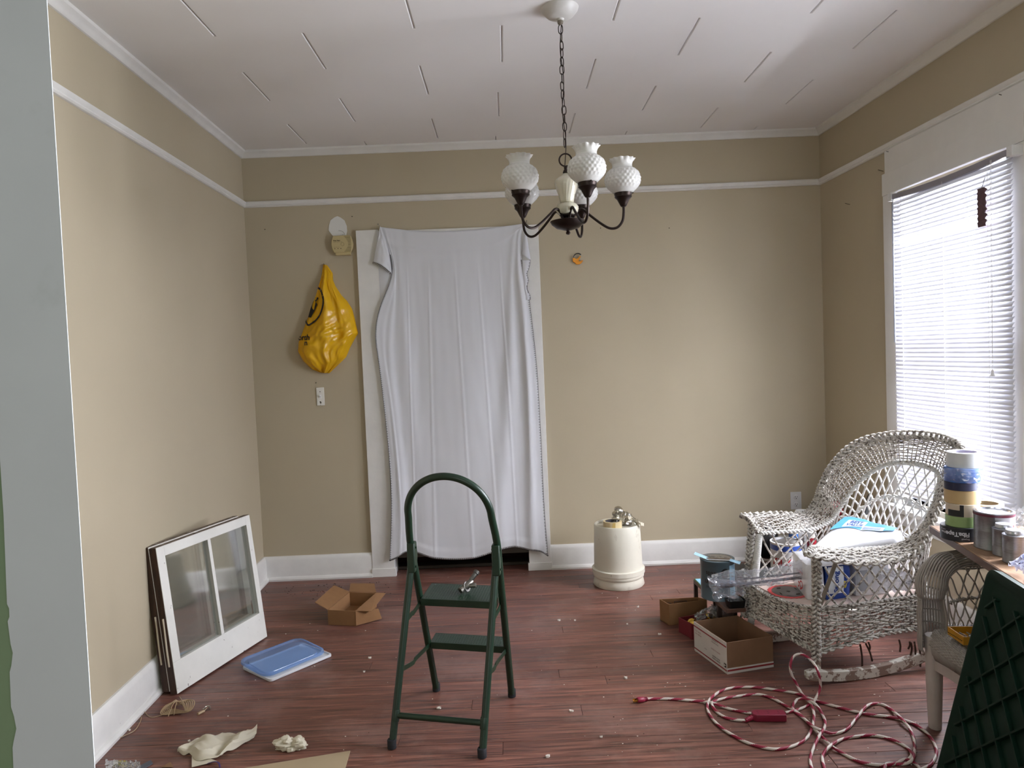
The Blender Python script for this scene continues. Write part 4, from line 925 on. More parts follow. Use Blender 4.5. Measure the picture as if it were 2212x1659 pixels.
mb = MB(); r0 = rrect(W_, H_*1.0, .055); loft([(rrect(W_+.004, H_+.004, .05), .004), (rrect(W_+.002, H_+.002, .05), .013), (rrect(W_-.014, H_-.014, .048), .014), (rrect(W_-.020, H_-.020, .045), .004), (rrect(W_-.05, H_-.05, .035), .002), (rrect(W_-.054, H_-.054, .033), .006), (rrect(W_-.07, H_-.07, .03), .006)], c2, ex, ey, mb, cap0=False, tilty=.06)
part('lid', mb, BLU, t)

# ------------------------------------------------------------------ twin-lead aerial wire, papers, litter
TWINE = mat('tan_wire', 'a58c6c', .5); 
def crop6(u, v, z=0.): return pz(300+u*.1718, 1460+v*.1718, z)
t = thing('wire_bundle', 'tan coiled twin-lead wire bundle on the floor below the leaning sashes', 'wire', tuple(crop6(500, 420)))
mb = MB(); random.seed(5)
for k in range(7):
    c_ = [crop6(620-20*k+random.uniform(-20, 20), 300+12*k, .012), crop6(700-28*k, 330, .030), crop6(640-10*k, 440, .02), crop6(470, 470-8*k, .006), crop6(280+20*k, 480-12*k, .012), crop6(330+14*k, 380-6*k, .030), crop6(470, 330-4*k, .022)]
    mb.tube(smooth_path(c_, 6, True), .0024, 5, closed=True)
for P_ in ([(510, 260, .0), (545, 320, .03), (575, 400, .03), (578, 460, .004)], [(370, 510, .003), (410, 400, .03), (450, 330, .035), (500, 320, .02)], [(440, 490, .003), (455, 400, .028), (475, 330, .035)]):
    mb.tube(smooth_path([crop6(*p) for p in P_], 5), .0018, 5)
P_ = [(480, 450, .008), (300, 490, .003), (170, 520, .003), (110, 495, .003), (75, 455, .004), (30, 465, .003), (30, 530, .003), (5, 600, .003), (-60, 690, .003), (-200, 760, .003), (-330, 830, .003)]
mb.tube(smooth_path([crop6(*p) for p in P_], 6), .0015, 5); part('wire', mb, TWINE, t)
mb = MB(); q = crop6(860, 400, .01); mb.tube([q+Vector((.010*math.cos(a*PI/8), .010*math.sin(a*PI/8), .002)) for a in range(12)], .0022, 6); mb.box(q.x-.016, q.x-.008, q.y-.010, q.y-.002, .002, .010); mb.box(q.x+.006, q.x+.012, q.y-.004, q.y+.006, .003, .010); part('connector', mb, mat('nickel', 'b5b0a5', .3, .8), t)
mb = MB(); a = crop6(740, 480, .006); b_ = crop6(820, 440, .006); mb.tube([a, b_], .006, 8); mb.tube([b_, q], .002, 5); part('plug_barrel', mb, TWINE, t)

def paper(name, label, cat, pts, up, mat_, seed, amp, n=30, fold=3, group=None):
    """crumpled sheet over the floor outline pts (four sides), rising in folds"""
    A, B_, C_, D_ = [smooth_path(p, 4) for p in pts]
    def e_(P_, t_): x = t_*(len(P_)-1); i = min(len(P_)-2, int(x)); return P_[i].lerp(P_[i+1], x-i)
    def f(u, v):
        p = e_(A, u)*(1-v) + e_(C_, u)*v + e_(D_, v)*(1-u) + e_(B_, v)*u - (A[0]*((1-u)*(1-v)) + A[-1]*(u*(1-v)) + C_[0]*((1-u)*v) + C_[-1]*(u*v))
        h = up*(math.sin(PI*v)**.7*math.sin(PI*min(1, u*1.05))**.5)*(.55+.45*math.sin(u*fold*PI+seed)) + amp*(1-2*abs(nz(u*4+seed, v*3, seed))) + amp*.5*nz(u*9, v*8, seed)
        return Vector((p.x, p.y, max(.002, p.z+h)))
    t = thing(name, label, cat, tuple(A[0]), group); mb = MB(); mb.grid(f, n, n); part('sheet', mb, mat_, t, auto=25); return t
PAP = translucent('tissue_paper', 'd8d0bc', .2, .8)
paper('paper_towel', 'long rumpled cream paper towel with pointed ends on the floor at front left', 'paper', (
    [crop6(485, 965), crop6(560, 1005), crop6(660, 1010, .0), crop6(740, 1090), crop6(985, 1060), crop6(1070, 1000), crop6(1190, 945), crop6(1440, 800)],
    [crop6(1440, 800), crop6(1480, 740, .01), crop6(1490, 640, .015)],
    [crop6(485, 965), crop6(700, 840, .0), crop6(850, 790, .0), crop6(1000, 770), crop6(1110, 730), crop6(1300, 755), crop6(1400, 700, .01), crop6(1490, 640, .015)],
    [crop6(485, 965), crop6(485, 966)]), .035, PAP, 2.0, .012, 40, 5)
mb = None
t = thing('paper_scrap', 'torn cream paper strip lying under the long paper towel', 'paper', tuple(crop6(800, 1120))); mb = MB()
Q = [crop6(665, 1015, .004), crop6(665, 1150, .003), crop6(985, 1075, .006), crop6(900, 1040, .008)]
mb.slab(Q[0], Q[1], Q[2], Q[3], .001); part('sheet', mb, PAP, t, smooth=False)
t = thing('purple_scrap', 'small curl of purple plastic beside the rumpled paper towel', 'scrap', tuple(crop6(980, 1090))); mb = MB(); mb.tube(smooth_path([crop6(850, 1105, .004), crop6(940, 1080, .01), crop6(1000, 1090, .01), crop6(1020, 1150, .004)], 5), .003, 6, flat=.3); part('strip', mb, mat('purple_plastic', '3a2a5c', .4), t)
def wad(name, label, pc, r, sc, seed, m_):
    t = thing(name, label, 'paper', tuple(pc)); mb = MB(); n = 26
    prof = [(math.sin(PI*i/n), -math.cos(PI*i/n)) for i in range(n+1)]; mb.lathe(prof, 40)
    for i, v in enumerate(mb.v):
        p = Vector(v); q_ = p.normalized(); k_ = 1+.55*(abs(nz(q_.x*1.8+seed, q_.y*1.8, q_.z*1.8))-.25)+.35*(abs(nz(q_.x*4, q_.y*4+seed, q_.z*4))-.2)
        k_ *= (1+.35*abs(p.x)) * (1-.35*math.exp(-((p.x-.15)/.22)**2)*(p.z > 0))
        mb.v[i] = (pc.x+p.x*k_*r*sc[0], pc.y+p.y*k_*r*sc[1], max(.001, pc.z+p.z*k_*r*sc[2]))
    part('sheet', mb, m_, t, auto=28)
wad('crumpled_paper', 'crumpled ball of white paper on the floor in front of the ladder', pz(630, 1607, .018), .042, (1.0, .6, .62), 3, PAP)
# bag of odds and ends cut by the lower edge, and a chip of card
crumple('plastic_bag', 'clear crumpled bag with yellow print at the lower left edge of the picture', 'bag', lambda u, v: pz(228+75*u, 1645+40*v, .01+.03*math.sin(PI*u)*math.sin(PI*min(1, v+.2))), thin('bag_film', (.8, .82, .8), .2, .15, .35, (.5, .5, .48)), amp=.008, seed=8)
t = thing('yellow_label', 'yellow printed label showing through the bag at the lower left', 'label', tuple(pz(262, 1650, .012))); mb = MB(); mb.grid(lambda u, v: pz(245+30*u, 1643+14*v, .018+.012*math.sin(PI*u)), 8, 5); part('paper', mb, mat('yellow_print', 'b7ac3c', .6), t)
t = thing('card_scrap', 'torn triangular scrap of brown card at the lower left edge', 'scrap', tuple(crop6(360, 1120))); mb = MB(); mb.prism([(0, 0), (1, 0), (.75, 1)], lambda x, y_: crop6(270+170*x, 1150-70*y_, .001), lambda x, y_: crop6(270+170*x, 1150-70*y_, .004+.01*y_)); part('sheet', mb, CARDD, t, smooth=False)
t = thing('metal_bracket', 'flat blue-grey metal strip at the lower left edge of the picture', 'strip', tuple(pz(312, 1655))); mb = MB(); mb.slab(pz(296, 1659, .002), pz(302, 1667, .002), pz(330, 1650, .002), pz(326, 1643, .002), .003); part('strip', mb, mat('blue_steel', '59606e', .35, .6), t, smooth=False)

# larger flakes of paint on the boards, then the fine litter
FL = mat('paint_flake', 'd8d2c8', .6)
flakes = [(1235, 1537, 9, 'bright white plaster crumb on the boards between ladder and red cord'), (948, 1531, 8, 'pale paint flake on the floor inside the ladder legs'), (799, 1422, 7, 'thin pale flake on the boards left of the ladder'), (786, 1452, 5, 'tiny cream flake left of the ladder, below the thin one'), (1378, 1312, 6, 'curled white flake on the boards in front of the bucket'), (1425, 1371, 7, 'white splinter on the boards left of the printed carton'), (1207, 1341, 6, 'cream shaving on the boards right of the ladder platform'), (1242, 1341, 4, 'small cream chip beside the cream shaving'), (1352, 1466, 8, 'long pale wood shaving on the boards in front of the cartons'), (1183, 1635, 10, 'torn pale sliver of paper on the boards at the lower centre'), (1299, 1593, 7, 'curled brown shaving near the lower centre of the floor'), (1355, 1349, 5, 'round white chip on the boards near the plain carton'), (408, 1602, 6, 'pale flake above the rumpled paper towel'), (280, 1578, 5, 'cream flake near the trailing wire at left')]
for (u, v, s_, lab) in flakes:
    c_ = pz(u, v, .001); t = thing('paint_flake', lab, 'flake', tuple(c_)); r = .52*s_*c_.y/F_PX; mb = MB(); a0 = random.random()*6
    pl = [(r*(1+.35*random.uniform(-1, 1))*math.cos(a0+q)*.9, r*.7*(1+.4*random.uniform(-1, 1))*math.sin(a0+q)) for q in (0, 1.1, 2.3, 3.4, 4.6, 5.5)]
    mb.prism(pl, lambda x, y_: (c_.x+x, c_.y+y_, .001), lambda x, y_: (c_.x+x, c_.y+y_, .0035+.35*abs(x)+.004*random.random())); part('flake', mb, FL, t, smooth=False)
mb = MB(); random.seed(21)
for i in range(300):
    x, y_ = random.uniform(-1.5, 2.0), random.uniform(2.2, 4.6)
    if random.random() < .35: y_ = random.uniform(2.3, 3.3); x = random.uniform(.3, 1.9)
    r = random.choice((.001, .0013, .0018, .003)); a0 = random.random()*6
    pl = [(r*random.uniform(.6, 1.4)*math.cos(a0+q), r*random.uniform(.4, .9)*math.sin(a0+q)) for q in (0, 1.3, 2.7, 4.2, 5.3)]
    mb.prism(pl, lambda a, b_: (x+a, y_+b_, .0006), lambda a, b_: (x+a, y_+b_, .0022), m=(i % 4 == 0)*1)
for i in range(70):   # dirt swept into the corner by the left baseboard
    x, y_ = -1.15+random.gauss(0, .22), 4.42+random.gauss(0, .08); r = random.uniform(.0015, .0045); a0 = random.random()*6
    if x < -1.58 or y_ > 4.6: continue
    pl = [(r*random.uniform(.6, 1.4)*math.cos(a0+q), r*random.uniform(.5, 1)*math.sin(a0+q)) for q in (0, 1.3, 2.7, 4.2, 5.3)]
    mb.prism(pl, lambda a, b_: (x+a, y_+b_, .0006), lambda a, b_: (x+a, y_+b_, .003), m=1)
o = part('floor_litter', mb, [FL, mat('dirt_crumb', '3b2a22', .9)], None, smooth=False, kind='stuff'); tag(o, 'fine paint chips, splinters and dirt crumbs scattered over the floorboards', 'litter')

# ------------------------------------------------------------------ upturned bucket with a tape roll and a bag of knobs
bc = Vector((.619, 4.30, 0))
BUCK = mat('white_bucket_plastic', 'd2cebf', .4, var=.05, vs=6, spots=((14, .70, .02, '7b6f62', .7), (9, .60, .05, 'bdb5a6', .6), (5, .66, .02, 'b08a80', .35)))
t = thing('bucket', 'white upturned plastic bucket with a ribbed rim, standing near the rear wall', 'bucket', tuple(bc))
mb = MB(); mb.lathe([(.148, 0), (.153, .006), (.148, .034), (.146, .050), (.151, .054), (.152, .066), (.150, .072), (.156, .076), (.156, .102), (.150, .106), (.145, .106), (.141, .25), (.137, .358), (.134, .366), (.128, .368), (.124, .366), (.122, .356), (.0001, .356)], 64, bc, fr=lambda r, z, a, i: r*(1+.012*abs(math.sin(22*a))) if i in (7, 8) else r)
part('pail', mb, BUCK, t, auto=50)
mb = MB(); f = lambda a0, z: (lambda a: Vector((bc.x+(.1475-.0275*(z/.36))*math.cos(a), bc.y+(.1475-.0275*(z/.36))*math.sin(a), z)))(math.radians(205)+a0)
for i in range(20): pass
for z in (.20, .335): mb.add([f(0, z), f(.3, z), f(.3, z+.002), f(0, z+.002)], [(0, 1, 2, 3)])
mb.add([f(.29, .13), f(.3, .13), f(.3, .335), f(.29, .335)], [(0, 1, 2, 3)])
for i in range(18):
    u0, u1 = 2*PI*i/18, 2*PI*(i+1)/18; cc = lambda r, q: f(.15+r*math.cos(q)*6.5, .225+r*math.sin(q)); mb.add([cc(.02, u0), cc(.02, u1), cc(.017, u1), cc(.017, u0)], [(0, 1, 2, 3)])
text_mb('WARNING', .016, lambda x, y_: f(.04+x*7*.4, .30+y_), mb=mb); part('warning_print', mb, mat('grey_print', '6f7468', .7), t, smooth=False)
def tape(name, label, c, ro, h, col, ri=.038, core='9a8a70', z0=None, rough=.45, group='rolls of tape', lay=None, extra=None, alpha=None):
    t = thing(name, label, 'tape', tuple(c), group); mb = MB(); mb.ring(ro, ri+.003, 0, h, 48, c); part('tape_winding', mb, extra or mat('tape_'+col, col, rough, var=.03, vs=40), t, bevel=.0008)
    mb = MB(); mb.ring(ri+.003, ri, -.0, h, 40, c); part('core', mb, mat('core_'+core, core, .8), t); return t
ct = Vector((bc.x-.035, bc.y-.065, .3575)); tp_ = tape('tape_roll', 'cream masking tape roll lying on the upturned white bucket', ct, .055, .040, 'c9b88f', .040, '3d3a3c')
mb = MB(); mb.slab(ct+Vector((-.012, -.0552, .001)), ct+Vector((.008, -.0556, .001)), ct+Vector((.010, -.0556, .039)), ct+Vector((-.006, -.0552, .039)), -.0012); part('tape_end', mb, mat('tape_end', 'b79c5c', .5), tp_, smooth=False)
NICK = mat('satin_nickel', 'b9b4a8', .22, 1.0)
for i, (dx, dy, dz, ax, lab) in enumerate(((.012, .02, .105, (.3, -.6, .9), 'satin nickel door knob, higher one in the bag on the bucket'), (.055, -.02, .045, (.8, -.5, .5), 'satin nickel door knob, lower one in the bag on the bucket'))):
    c_ = bc+Vector((dx, dy, .3575+dz-.03)); k_ = thing('doorknob', lab, 'door knob', tuple(c_)); mb = MB(); mb.lathe([(.0001, -.032), (.026, -.032), (.028, -.028), (.016, -.024), (.009, -.018), (.009, -.008), (.018, -.002), (.026, .007), (.027, .016), (.020, .026), (.010, .030), (.0001, .031)], 28, c_, axis=Vector(ax)); part('knob', mb, NICK, k_)
mb = MB()
crumple('plastic_bag', 'clear bag of metal hardware lying on top of the upturned bucket', 'bag', lambda u, v: bc+Vector((lerp(-.03, .13, u), lerp(-.075, .05, v), .365+.085*math.sin(PI*v)*(math.sin(PI*min(1, u*1.1))**.7)*(1-.5*u))), thin('clear_bag', (.95, .94, .90), .14, .10, .08, (.6, .56, .5)), amp=.016, seed=14)
crumple('plastic_film', 'twisted beige film tail hanging off the right side of the bucket top', 'film', lambda u, v: bc+Vector((lerp(.06, .150, u), lerp(-.07, -.05, v)+.02*math.sin(6*u), .40-.045*u+.018*math.sin(PI*v))), PAP, amp=.006, nv=8, seed=4)

# ------------------------------------------------------------------ white wicker rocking chair
WICK = mat('peeling_white_wicker', 'c6c1ba', .5, var=.05, vs=30, spots=((62, .53, .04, '4e4238', .85), (17, .60, .06, '64574b', .65)))
WICKW = mat('white_wicker', 'e0dfdc', .45, var=.04, vs=30, spots=((34, .66, .02, '5a4f45', .8),))
PEEL = mat('peeling_paint_wood', 'cfcbc2', .6, var=.05, vs=20, spots=((16, .50, .02, '7a6154', .9), (40, .62, .02, '5f4c42', .8)), bump=.3, bs=30)
V = Vector
Ik = [py(1642, 1152, 3.32), py(1700, 1148, 3.36), py(1760, 1142, 3.42), py(1795, 1122, 3.46), py(1812, 1100, 3.46), py(1848, 1050, 3.44), py(1893, 1013, 3.38), py(1935, 1000, 3.28), py(1985, 1003, 3.16), py(2028, 1022, 3.06), py(2026, 1062, 3.00), py(2008, 1112, 2.97), py(1978, 1160, 2.95), py(1925, 1181, 2.94), py(1860, 1187, 2.93), py(1785, 1192, 2.92)]
Ok = [py(1604, 1114, 3.50), py(1680, 1110, 3.55), py(1738, 1110, 3.58), py(1763, 1082, 3.60), py(1774, 1050, 3.60), py(1800, 1002, 3.56), py(1850, 958, 3.48), py(1925, 940, 3.32), py(2005, 941, 3.12), py(2062, 958, 2.96), py(2076, 986, 2.88), py(2050, 1045, 2.84), py(2020, 1115, 2.82), py(1975, 1196, 2.82), py(1860, 1217, 2.82), py(1742, 1198, 2.80)]
Bk = [V((1.08, 3.32, .305)), V((1.22, 3.36, .31)), V((1.36, 3.40, .315)), V((1.46, 3.43, .32)), V((1.55, 3.45, .32)), V((1.62, 3.43, .325)), V((1.66, 3.37, .325)), V((1.69, 3.30, .325)), V((1.72, 3.22, .32)), V((1.74, 3.13, .315)), V((1.75, 3.08, .31)), V((1.74, 3.05, .31)), V((1.71, 3.03, .31)), V((1.58, 3.00, .31)), V((1.42, 2.96, .31)), V((1.24, 2.93, .31))]
rc = thing('rocking_chair', 'large white peeling wicker rocking chair piled with paper towels by the window', 'chair', (1.45, 3.15, 0))
def roll(t_, v):
    i, o = interp(Ik, t_), interp(Ok, t_); b_ = interp(Bk, t_)
    n = (interp(Ik, min(1, t_+.01))-interp(Ik, max(0, t_-.01))).cross(o-i); n = n.normalized() if n.length > 1e-6 else V((0, 0, 1))
    if n.z < -.05 and abs(t_-.5) > .3: n = -n
    p = i.lerp(o, v); arch = .018*math.sin(PI*v)
    return p + V((0, 0, 1))*arch
def weave(fn, nsp, rows, r, amp, m_=0, mb=None, t0=0., t1=1., v0=0., v1=1., per=2, pair=1, seed=0, jit=.0):
    """strands woven over and under: fn(t, v) surface; rows along t"""
    mb = mb or MB(); k = nsp*per
    for j in range(rows):
        v = lerp(v0, v1, (j+.5)/rows); P_ = []
        for i in range(k+1):
            t_ = lerp(t0, t1, i/k); p = fn(t_, v); e = 1e-3*(t1-t0)
            du = fn(min(t1, t_+.004), v)-fn(max(t0, t_-.004), v); dv = fn(t_, min(v1, v+.05))-fn(t_, max(v0, v-.05)); n = du.cross(dv); n = n.normalized() if n.length > 1e-9 else V((0, 0, 1))
            P_.append(p + n*amp*math.cos(PI*i/per + (PI if j % 2 else 0)) + V((0, 0, jit*nz(i*.3, j*2.1, seed))))
        mb.tube(P_, r*(1+.12*nz(j*3.3, seed)), 5, caps=True, flat=1.0)
    return mb
def braid(P_, a, r, turns, mb=None, b_=.6, k=5, strands=3):
    mb = mb or MB(); n = len(P_)
    T = [(P_[min(n-1, i+1)]-P_[max(0, i-1)]).normalized() for i in range(n)]
    N = V((0, 0, 1)); Ns = []
    for t_ in T: N = (N - t_*N.dot(t_)); N = N.normalized() if N.length > 1e-4 else t_.orthogonal().normalized(); Ns.append(N)
    for s_ in range(strands):
        Q = []
        for i in range(n):
            ph = 2*PI*(turns*i/(n-1)+s_/strands); B_ = T[i].cross(Ns[i]); Q.append(P_[i] + B_*(a*math.sin(ph)) + Ns[i]*(a*b_*math.sin(2*ph)))
        mb.tube(Q, r, k)
    return mb
def samp(fn, n): return [fn(i/n) for i in range(n+1)]
part('arm_and_back_weave', weave(roll, 96, 14, .0036, .0052, seed=1, jit=.006), WICK, rc, auto=180, kind='stuff')
mb = MB()
for i in range(97): t_ = i/96; mb.tube([roll(t_, v/6) for v in range(7)], .0030, 5)
part('back_spokes', mb, WICK, rc, auto=180, kind='stuff')
part('outer_braid', braid(samp(lambda t_: roll(t_, 1)+V((0, 0, .002)), 420), .014, .0056, 30), WICK, rc, auto=180)
part('inner_braid', braid(samp(lambda t_: roll(t_, 0), 420), .009, .0048, 36), WICKW, rc, auto=180)
mb = braid([roll(0, v/30) for v in range(31)], .014, .0058, 3.5); mb = braid([roll(1, v/30) for v in range(31)], .014, .0058, 3.5, mb); part('arm_end_braid', mb, WICK, rc, auto=180)
def lat(t_, v): return interp(Bk, t_).lerp(interp(Ik, t_), v)
for sgn in (-1, 1):
    n = 40
    for i in range(n):
        ta = .012+.976*i/(n-1); vmax = 1.0; dt = (.080+.085*max(0, math.sin(PI*(ta+.04*sgn))-.62)/.38)*sgn
        # lean less on the arms, whose panels are lower
        t1_ = ta+dt
        if t1_ < .004 or t1_ > .996:
            lim = .004 if t1_ < .004 else .996; vmax = abs((lim-ta)/dt); t1_ = lim
            if vmax < .25: continue
        P_ = []
        for k in range(9):
            f = k/8; p = lat(lerp(ta, t1_, f), f*vmax); c_ = V((1.45, 3.15, p.z)); P_.append(p + (c_-p).normalized()*(.003*sgn))
        mb = MB(); mb.tube(P_, .0043, 6); part('lattice_strand', mb, WICKW if .2 < ta < .75 else WICK, rc, auto=180)
for v in (.40, .70):
    t0_, t1_ = .22, .72; part('twisted_band', braid([lat(lerp(t0_, t1_, i/120), v*math.sin(PI*min(1, max(0, .18+.64*i/120)))**.6) for i in range(121)], .0055, .0042, 13, b_=.9, strands=2), WICKW, rc, auto=180)
# seat and skirts
mb = MB(); ring_ = [interp(Bk, i/40) for i in range(41)]; fr_c = [V((1.105, 3.22, .303)), V((1.13, 3.12, .300)), V((1.16, 3.03, .302))]
ring2 = ring_ + fr_c[::-1]
mb.prism([(p.x, p.y) for p in ring2][::-1], lambda x, y_: (x, y_, .296), lambda x, y_: (x, y_, .308)); part('seat', mb, mat('seat_board', 'c9b5ab', .5, var=.06, vs=5, stretch=(1, 8, 1), spots=((12, .6, .05, 'e0dcd6', .7),)), rc, smooth=False)
Fk = [Bk[0], V((1.085, 3.24, .304)), V((1.10, 3.16, .300)), V((1.135, 3.06, .302)), V((1.185, 2.98, .305)), Bk[-1]]
hemF = lambda t_: .150 - .035*t_**1.5 + .045*math.sin(PI*t_)
def skF(t_, v): p = interp(Fk, t_); b_ = p.copy(); b_.z = hemF(t_); o = V((-.02*math.sin(PI*t_)*v, 0, 0)); return p.lerp(b_, v)+o
hemS = lambda t_: .118*(1-t_)+.10*t_ + .062*math.sin(PI*t_)**.8
Sk = [Bk[15]+V((0, -.004, 0)), Bk[14]+V((0, -.006, 0)), Bk[13]+V((0, -.006, 0)), Bk[12]+V((0, -.006, 0)), Bk[11], Bk[10]]
def skS(t_, v): p = interp(Sk, t_); b_ = p.copy(); b_.z = hemS(t_); return p.lerp(b_, v)
SkB = [Bk[0], Bk[1], Bk[2], Bk[3], Bk[4], Bk[5]]
def skR(t_, v): p = interp(SkB, t_); b_ = p.copy(); b_.z = hemS(t_)+.03; return p.lerp(b_, v)
for nm, fn, sp, rows in (('front_skirt', skF, 24, 17), ('side_skirt', skS, 30, 18), ('side_skirt', skR, 30, 9)):
    mb = weave(fn, sp, rows, .0041, .0050, seed=rows, jit=.010)
    for i in range(sp+1): mb.tube([fn(i/sp, v/4) for v in range(5)], .0032, 5)
    part(nm, mb, WICK, rc, auto=180, kind='stuff')
    mb = braid(samp(lambda t_: fn(t_, 1.0), 90), .009, .0048, 9); braid(samp(lambda t_: fn(t_, 0.0)+V((0, 0, .003)), 90), .006, .0040, 10, mb); part('hem_braid', mb, WICK, rc, auto=180)
# broken canes hanging under the near side
mb = MB()
for (u, v, u2, v2) in ((1942, 1382, 1944, 1408), (1968, 1388, 1967, 1416), (1975, 1386, 1976, 1426), (1984, 1388, 1988, 1440), (1870, 1390, 1884, 1428), (1858, 1392, 1862, 1445), (1876, 1388, 1878, 1405), (1965, 1386, 1962, 1402)):
    a, b_ = py(u, v, 2.985), py(u2, v2, 2.99); mb.tube(smooth_path([a, a.lerp(b_, .5)+V((.004, 0, 0)), b_], 4), .0038, 6)
part('broken_cane', mb, DARKWOOD, rc)
# posts, wrapped and braided
def post(foot, top, nm='post'):
    mb = MB(); mb.tube([foot, top], .0125, 12); p_ = part(nm, mb, PEEL, rc)
    P_ = []; L_ = (top-foot).length; n = int(L_/.0052)
    ax = (top-foot).normalized(); e1 = ax.orthogonal().normalized(); e2 = ax.cross(e1)
    for i in range(n*8): q = 2*PI*i/8; P_.append(foot+ax*(.12*L_+.88*L_*i/(n*8)) + (e1*math.cos(q)+e2*math.sin(q))*.0150)
    mb = MB(); mb.tube(P_, .0028, 4, flat=.9); part('cane_wrap', mb, WICKW, p_, auto=180)
NFt = V((1.232, 2.925, .575)); FFt = roll(0, .05)+V((0, 0, -.01)); post(V((1.235, 2.930, .045)), NFt); post(V((1.082, 3.318, .045)), V((FFt.x, FFt.y, FFt.z)))
post(V((1.745, 3.06, .07)), V((1.75, 3.05, .55))); post(V((1.60, 3.45, .07)), V((1.60, 3.46, .56)))
for (f0, f1) in ((V((1.215, 2.900, .10)), roll(1, .55)+V((.008, .005, -.012))), (V((1.065, 3.335, .13)), roll(0, .55)+V((.01, 0, -.012)))):
    part('post_braid', braid([f0.lerp(f1, i/80) for i in range(81)], .015, .0062, 8), WICK, rc, auto=180)
for a, b_ in ((roll(.965, .35)+V((0, 0, -.012)), V((1.245, 2.915, .33))), (roll(.03, .5)+V((0, 0, -.012)), V((1.10, 3.34, .33)))):
    mb = MB(); d = (b_-a).normalized(); sd = d.cross(V((0, 1, 0))).normalized()*.008; th = V((0, .003, 0)); mb.hexa([a-sd-th, a+sd-th, a+sd+th, a-sd+th, b_-sd-th, b_+sd-th, b_+sd+th, b_-sd+th]); part('brace_strip', mb, mat('grey_wood', '8d8478', .7, var=.15, vs=20), rc, smooth=False, bevel=.001)
# rockers
def rocker(p0, p1, s0):
    mb = MB(); n = 30; L_ = (p1-p0).length; d = (p1-p0).normalized(); sd = V((-d.y, d.x, 0))*.014; Q = []
    for i in range(n+1):
        s_ = L_*i/n; zb_ = .42*(s_-s0)**2; th = .046 if 0 < i < n else .030
        if i == 0: zb_ += .006
        p = p0+d*s_; Q.append((p, zb_+.0005, zb_+th))
    vs = []
    for p, a, b_ in Q: vs += [(p-sd)+V((0, 0, a)), (p+sd)+V((0, 0, a)), (p+sd)+V((0, 0, b_)), (p-sd)+V((0, 0, b_))]
    fs = [(i*4+j, i*4+(j+1) % 4, (i+1)*4+(j+1) % 4, (i+1)*4+j) for i in range(n) for j in range(4)] + [(3, 2, 1, 0), (n*4, n*4+1, n*4+2, n*4+3)]
    mb.add(vs, fs); part('rocker', mb, PEEL, rc, bevel=.004)
rocker(V((1.170, 2.895, 0)), V((1.96, 3.05, 0)), .26); rocker(V((1.066, 3.316, 0)), V((1.82, 3.50, 0)), .22)

# ------------------------------------------------------------------ things on the rocking chair
ZS = .3085
c_ = pz(1703, 1277, .312); bl = thing('saw_blade', 'round saw blade with red toothed rim lying on the rocking chair seat', 'saw blade', (c_.x, c_.y, ZS))
mb = MB(); n = 96; R0 = .088; vs = []
rr = [R0*(1 if i % 4 < 2 else .955) for i in range(n)]
mb.prism([(c_.x+rr[i]*math.cos(2*PI*i/n), c_.y+rr[i]*math.sin(2*PI*i/n)) for i in range(n)], lambda x, y_: (x, y_, ZS+.001), lambda x, y_: (x, y_, ZS+.0028)); part('toothed_rim', mb, mat('red_blade_paint', 'd2484c', .4), bl, smooth=False)
mb = MB(); mb.lathe([(.0001, ZS+.0034), (.071, ZS+.0034), (.071, ZS+.001)][::-1], 64, (c_.x, c_.y, 0)); dsk = part('blade_disc', mb, mat('blade_steel', '6b6a6e', .28, .85, var=.2, vs=15), bl)
mb = MB(); mb.lathe([(.0001, 0), (.008, 0), (.008, .0004), (.0001, .0004)][::-1], 20, (c_.x, c_.y, ZS+.0034)); part('arbor_hole', mb, SOOT, bl)
for q in (0.4, 2.0, 3.5, 5.1):
    mb = MB(); P_ = [V((c_.x+r_*math.cos(q+.10*k), c_.y+r_*math.sin(q+.10*k), ZS+.0042)) for k, r_ in enumerate((.046, .049, .052, .054))]; mb.tube(P_, .0016, 6); part('slot', mb, SOOT, bl)
# long clear sleeve with a dark metal rod
rd = thing('metal_rod', 'dark metal rod lying in a clear sleeve across the rocking chair seat', 'rod', tuple(py(1640, 1258, 3.15)))
mb = MB(); mb.tube([py(1566, 1266, 3.20), py(1742, 1246, 3.12)], .0065, 10); mb.tube([py(1600, 1252, 3.22), py(1742, 1236, 3.13)], .004, 8); part('rod', mb, mat('dark_steel', '47454b', .3, .8), rd)
SLV = thin('clear_sleeve', (.93, .94, .98), .20, .14, .26, (.70, .73, .82))
crumple('plastic_sleeve', 'long crinkled clear plastic sleeve sticking out over the low shelf', 'plastic', lambda u, v: py(lerp(lerp(1536, 1745, u), lerp(1545, 1745, u), v), lerp(lerp(1243, 1212, u), lerp(1276, 1256, u), v)-3*math.sin(8*u), lerp(3.21, 3.10, u)-.02*math.sin(PI*v)), SLV, 70, 20, amp=.007, fr=20, seed=31)
crumple('plastic_sleeve', 'torn open end of the clear sleeve hanging down at left over the low shelf', 'plastic', lambda u, v: py(lerp(lerp(1528, 1600, u), lerp(1543, 1612, u), v), lerp(lerp(1248, 1258, u), lerp(1300, 1286, u), v), 3.18+.02*math.sin(4*u)), SLV, 26, 16, amp=.010, fr=9, seed=37)
